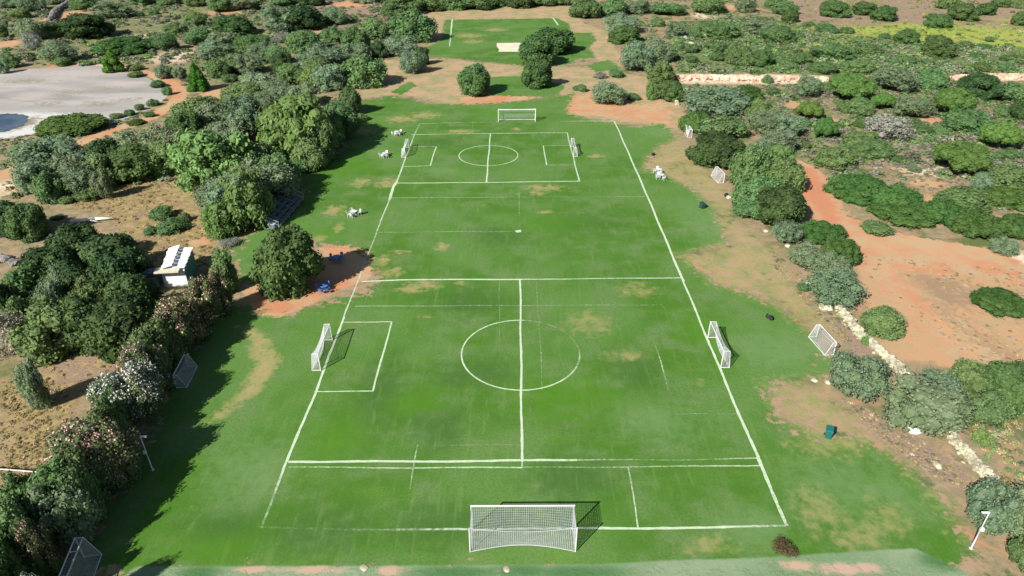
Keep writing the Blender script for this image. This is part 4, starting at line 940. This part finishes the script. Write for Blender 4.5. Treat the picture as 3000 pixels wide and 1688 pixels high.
ORD = ['first', 'second', 'third', 'fourth', 'fifth', 'sixth', 'seventh', 'eighth', 'ninth', 'tenth', 'eleventh', 'twelfth', 'thirteenth', 'fourteenth', 'fifteenth', 'sixteenth', 'seventeenth', 'eighteenth', 'nineteenth', 'twentieth']
items = []; tile = zone = None
for ln in PLANTS.strip().split('\n'):
    if ln.startswith('#'): continue
    if ln[0] in 'ABCDEFGHIO' and ln[2].islower(): tile, zone = ln[0], ln[2:].strip(); continue
    for it in ln.split(';'):
        it = it.strip()
        if not it: continue
        lab = None
        if '|' in it: it, lab = it.split('|')
        k, x0, y0, x1, y1 = it.split(); a = T(tile, float(x0), float(y0)); b = T(tile, float(x1), float(y1))
        items.append([k, *a, *b, zone, lab])
groups = {}
for i, it in enumerate(items):
    if not it[6]: groups.setdefault((it[0], it[5]), []).append(i)
for (k, z), idx in groups.items():
    idx.sort(key=lambda i: (items[i][1] + items[i][3]) / 2); desc = K[k][2]
    for n_, i in enumerate(idx):
        if len(idx) == 1: items[i][6] = f'{desc} {z}'
        elif n_ == len(idx) - 1: items[i][6] = f'{desc} {z}, rightmost of {len(idx)}'
        elif n_ == 0: items[i][6] = f'{desc} {z}, leftmost of {len(idx)}'
        else: items[i][6] = f'{desc} {z}, {ORD[n_]} from left'
rp = random.Random(21)
def fit(x0, y0, x1, y1, gf, lift, minh=0):
    """crown radius, half height and foot from the width and height surveyed in the photo"""
    cx, cy = (x0 + x1) / 2, (y0 + y1) / 2; W, Hh = x1 - x0, y1 - y0; c_h = 1.5
    for _ in range(8):
        p = P(cx, cy, c_h); zc = p.y * CP - (p.z - CAM_H) * SP; r = W / 2 * zc / FPX
        e = math.atan2(CAM_H - p.z, math.hypot(p.x, p.y)); s2, c2 = math.sin(e) ** 2, math.cos(e) ** 2
        k2 = ((Hh / W) ** 2 - s2) / c2; k = math.sqrt(max(k2, .12)); k = min(max(k, .36), 1.5)
        h = r * k
        if h * (1 + gf) < minh: h = minh / (1 + gf); cy = y0 + math.sqrt(r * r * s2 + h * h * c2) * FPX / zc
        c_h = gf * h + lift * r
    return p, r, h, c_h
MINH = {'in the flowering hedge left of the pitch': 6.0, 'in the hedge beside the hut': 5.6, 'right of the light drooping trees': 6.0, 'in the dark grove left of the hut': 5.2,
        'in the tree belt left of the small pitch': 5.0, 'in the wooded strip left of the far field': 4.5, 'left of the far field': 4.5, 'in the thick hedge right of the small pitch': 4.0, 'behind the gravel lot': 3.6,
        'in the ploughed field at the top right': 4.0, 'right of the far field': 4.0}
GROW = {'in the dark grove left of the hut': 1.16, 'in the tree belt left of the small pitch': 1.1, 'in the wooded strip left of the far field': 1.16, 'in the flowering hedge left of the pitch': 1.03, 'in the hedge beside the hut': 1.03,
        'in the thick hedge right of the small pitch': 1.12, 'in the tree line right of pitch': 1.1, 'right of the far field': 1.1, 'left of the far field': 1.1, 'behind the far field': 1.15, 'in the scrub at the top centre': 1.12,
        'in the green scrub at the upper right': 1.1, 'just below the pink rocky bank': 1.12, 'in the open pinewood at the right': 1.12, 'beside the upper red track': 1.1, 'behind the gravel lot': 1.08}
for n_, (k, x0, y0, x1, y1, zone, lab) in enumerate(items):
    if 'hedge left of the pitch' in zone or 'hedge beside the hut' in zone or zone.startswith('right of the light'): x1 += .04 * (x1 - x0); y1 += .06 * (y1 - y0)
    elif zone.startswith('in the tree belt') or zone.startswith('in the dark grove'): x1 += .1 * (x1 - x0)
    nm, cat, desc, colr, gf, lift, tr_ = K[k]
    p, r, h, ch = fit(x0, y0, x1, y1, gf, lift, MINH.get(zone, 0) if k not in 'SGB' else 0)
    root_loc = Vector((p.x, p.y, 0)); v = rp.uniform(.82, 1.18); jit = rp.uniform(-.12, .12)
    colv = (colr[0] * v * (1 + jit), colr[1] * v, colr[2] * v * (1 - jit * .5), 1)
    cm = CR[k][rp.randrange(len(CR[k]))]; rot = rp.uniform(0, 6.28)
    fr = GROW.get(zone, 1.05)
    if tr_:
        root = empty(nm, root_loc)
        c_o = link(bpy.data.objects.new('crown', cm), root); c_o.location = (0, 0, ch); c_o.scale = (r * fr * rp.uniform(.92, 1.1), r * fr * rp.uniform(.92, 1.1), h * fr); c_o.rotation_euler = (rp.uniform(-.12, .12), rp.uniform(-.12, .12), rot); c_o.color = colv
        pale = 'trunk' in (lab or '')
        t_o = link(bpy.data.objects.new('trunk', TRKP if pale else TRK[n_ % 3]), root); hs = max(ch * 1.15, .6); t_o.scale = (r * .9, r * .9, hs); t_o.rotation_euler = (0, 0, rot)
        if pale: t_o.scale = (r * .9, r * .9, hs)
    else:
        root = link(bpy.data.objects.new(nm, cm)); root.location = (p.x, p.y, ch); root.scale = (r * fr, r * fr, h * fr); root.rotation_euler = (0, 0, rot); root.color = colv
    if lab and lab.startswith('withered'): root.color = (.13, .075, .045, 1)
    tag(root, lab, cat, nm.replace('_', ' ') + ' ' + zone)
print('PLANTS', len(items))

# fan palm by the hut
fp = empty('fan_palm', PT('D', 1390, 815), 0, (.85,) * 3); MB().tube((0, 0, 0), (0, 0, 1.0), .16, .12, 9).build('trunk', M['bark'], fp)
pm = NT('palm_frond'); pm.l(pm.mix(pm.noise(3, 4), (0.07, 0.2, 0.02), (0.12, 0.28, 0.04)), pm.b.inputs['Base Color']); pm.b.inputs['Roughness'].default_value = .5
for i in range(14):
    a = i * 2.4; el = .25 + .9 * ((i * 7) % 14) / 14; mb = MB(); L = 1.5
    st = Vector((math.cos(a) * math.cos(el), math.sin(a) * math.cos(el), math.sin(el))); e = Vector((0, 0, 1.0)) + st * L * .55; mb.tube((0, 0, 1.0), e, .018, .012, 5)
    sdv = st.cross(Vector((0, 0, 1))).normalized(); up_ = sdv.cross(st)
    for j in range(13):
        b_ = (j - 6) / 6 * 1.35; dd = (st * math.cos(b_) + sdv * math.sin(b_)); tip = e + dd * L * .6 - Vector((0, 0, .12)); w2 = dd.cross(up_).normalized() * .035
        mid = e + dd * L * .3 + up_ * .04; mb.add([e, mid + w2, tip, mid - w2], [(0, 1, 2, 3)])
    mb.build('frond', pm.m, fp)
tag(fp, 'bright green fan palm in front of the white hut', 'palm')

# ------------------------------------------------------------------ scrub and dry grass that nobody could count
rs = np.random.default_rng(77)
def clump(nq, sz):
    d = rs.normal(size=(nq, 3)); d /= np.linalg.norm(d, axis=1)[:, None]; d[:, 2] = np.abs(d[:, 2])
    pos = d * rs.uniform(.55, 1.0, nq)[:, None]; nr = d + rs.normal(size=(nq, 3)) * .5; nr /= np.linalg.norm(nr, axis=1)[:, None]
    t1 = np.cross(nr, rs.normal(size=(nq, 3))); t1 /= np.linalg.norm(t1, axis=1)[:, None]; t2 = np.cross(nr, t1); s = sz * rs.uniform(.6, 1.4, nq)[:, None]
    return np.stack([pos - t1 * s, pos + t2 * s, pos + t1 * s, pos - t2 * s], 1)
CL = [clump(84, .18) for _ in range(8)]
def scatter(name, regions, label, mask=None):
    Vs = []; Ts = []
    for pts, n, smin, smax, pal, flat_ in regions:
        q = np.array([(p.x, p.y) for p in (PT('O', *a) for a in pts)]); lo, hi = q.min(0), q.max(0); got = 0; tries = 0
        # thin and dense areas follow a slow wave so that bare soil shows between
        ph = rs.uniform(0, 6.28, 6)
        while got < n and tries < n * 30:
            tries += 1; x, y = rs.uniform(lo[0], hi[0]), rs.uniform(lo[1], hi[1]); ins_ = False; j = len(q) - 1
            for i in range(len(q)):
                if (q[i][1] > y) != (q[j][1] > y) and x < (q[j][0] - q[i][0]) * (y - q[i][1]) / (q[j][1] - q[i][1]) + q[i][0]: ins_ = not ins_
                j = i
            if not ins_: continue
            wv = math.sin(x * .21 + ph[0] + math.sin(y * .13 + ph[1])) + math.sin(y * .17 + ph[2] + 1.3 * math.sin(x * .09 + ph[3])) + .8 * math.sin(x * .5 + y * .4 + ph[4])
            if rs.uniform(-2.6, 1.6) > wv: continue
            ix = np.searchsorted(xs, x); iy = np.searchsorted(ys, y); vi = min(iy, yi - 1) * xi + min(ix, xi - 1)
            if max(LAY['lawn'][vi], LAY['lot'][vi], LAY['red'][vi] * (0 if flat_ == 2 else .9), LAY['strip'][vi]) > .5: continue
            got += 1; r_ = smin + (smax - smin) * rs.random() ** 2; hz = r_ * rs.uniform(.45, .85); a = rs.uniform(0, 6.28); ca, sa = math.cos(a), math.sin(a)
            c_ = CL[rs.integers(len(CL))].reshape(-1, 3).copy(); x_ = (c_[:, 0] * ca - c_[:, 1] * sa) * r_ + x; y_ = (c_[:, 0] * sa + c_[:, 1] * ca) * r_ + y
            Vs.append(np.stack([x_, y_, c_[:, 2] * hz - .02], 1))
            col = np.array(pal[rs.integers(len(pal))]) * rs.uniform(.75, 1.25); nq = len(c_) // 4
            Ts.append(np.repeat(col[None] * rs.uniform(.7, 1.3, nq)[:, None], 4, 0))
    V = np.concatenate(Vs); Tn = np.concatenate(Ts); nf = len(V) // 4
    me = bpy.data.meshes.new(name); me.vertices.add(len(V)); me.vertices.foreach_set('co', V.ravel()); me.loops.add(len(V)); me.loops.foreach_set('vertex_index', np.arange(len(V), dtype=np.int32))
    me.polygons.add(nf); me.polygons.foreach_set('loop_start', np.arange(0, len(V), 4, dtype=np.int32)); me.update(calc_edges=True)
    at = me.attributes.new('tint', 'FLOAT_COLOR', 'POINT'); at.data.foreach_set('color', np.concatenate([Tn, np.ones((len(Tn), 1))], 1).astype(np.float32).ravel())
    me.materials.append(M['scrub']); print(name, nf)
    return tag(link(bpy.data.objects.new(name, me)), label, None, None, 'stuff')
GRN = [(.10, .17, .06), (.15, .20, .11), (.08, .14, .05), (.17, .19, .12), (.13, .21, .07)]
GRY = [(.20, .18, .15), (.14, .13, .10), (.10, .12, .07)]
TAN = [(.34, .26, .13), (.28, .22, .10), (.22, .19, .09), (.38, .30, .17)]
LIM = [(.20, .28, .06), (.14, .22, .05), (.28, .32, .09)]
scatter('low_scrub', [
  ([(1690, 60), (1900, 40), (2100, 90), (2575, 120), (2575, 185), (2100, 188), (1700, 185)], 2600, .5, 1.7, GRN, 1),
  ([(2000, 0), (2575, 0), (2575, 110), (2000, 100)], 300, .4, 1.2, GRN + LIM, 1),
  ([(1700, 215), (2575, 205), (2575, 480), (2100, 470), (2000, 380), (1900, 330), (1720, 250)], 2300, .35, 1.3, GRN + GRY, 1),
  ([(0, 0), (1080, 0), (1060, 60), (960, 150), (900, 230), (700, 240), (460, 215), (380, 165), (0, 165)], 2700, .5, 1.8, GRN + GRY, 1),
  ([(420, 250), (900, 240), (860, 380), (700, 450), (420, 400), (250, 350), (0, 370), (0, 500), (330, 500), (500, 430)], 700, .3, 1.1, GRN + TAN, 1),
  ([(0, 345), (170, 320), (420, 270), (400, 240), (430, 250), (380, 300), (200, 380), (0, 420)], 260, .25, .7, GRN, 1),
  ([(2575, 330), (2575, 560), (2300, 420), (2080, 420)], 260, .3, 1.0, GRN + GRY, 1),
  ([(1560, 0), (2000, 0), (1950, 60), (1690, 120), (1620, 160), (1540, 80)], 450, .5, 1.5, GRN, 1),
  ([(2440, 1060), (2575, 1000), (2575, 1250), (2500, 1230)], 90, .2, .6, GRN + TAN, 1),
  ([(2080, 200), (2395, 200), (2395, 150), (2080, 150)], 200, .5, 1.3, GRN, 1),
 ], 'low grey-green scrub between the trees')
scatter('dry_grass', [
  ([(170, 520), (440, 400), (545, 600), (520, 700), (400, 690), (250, 530)], 900, .12, .35, TAN, 1),
  ([(0, 960), (330, 830), (390, 900), (210, 1000), (60, 1280), (0, 1300)], 900, .10, .28, TAN, 1),
  ([(2150, 640), (2575, 680), (2575, 940), (2480, 930), (2200, 720)], 420, .10, .28, TAN + GRY[:1], 2),
  ([(1950, 640), (2160, 840), (2130, 870), (1930, 660)], 250, .1, .3, GRY + TAN, 2),
  ([(2100, 990), (2310, 1095), (2460, 1250), (2290, 1170)], 350, .08, .25, GRY + TAN, 2),
  ([(2180, 400), (2450, 400), (2470, 500), (2250, 500)], 400, .15, .4, GRY + TAN, 2),
  ([(2000, 0), (2575, 0), (2575, 70), (2000, 75)], 300, .3, .7, TAN + LIM, 1),
  ([(1900, 60), (2575, 70), (2575, 130), (1950, 110)], 700, .3, .8, LIM, 1),
 ], 'tufts of dry and lime green grass over the open ground')
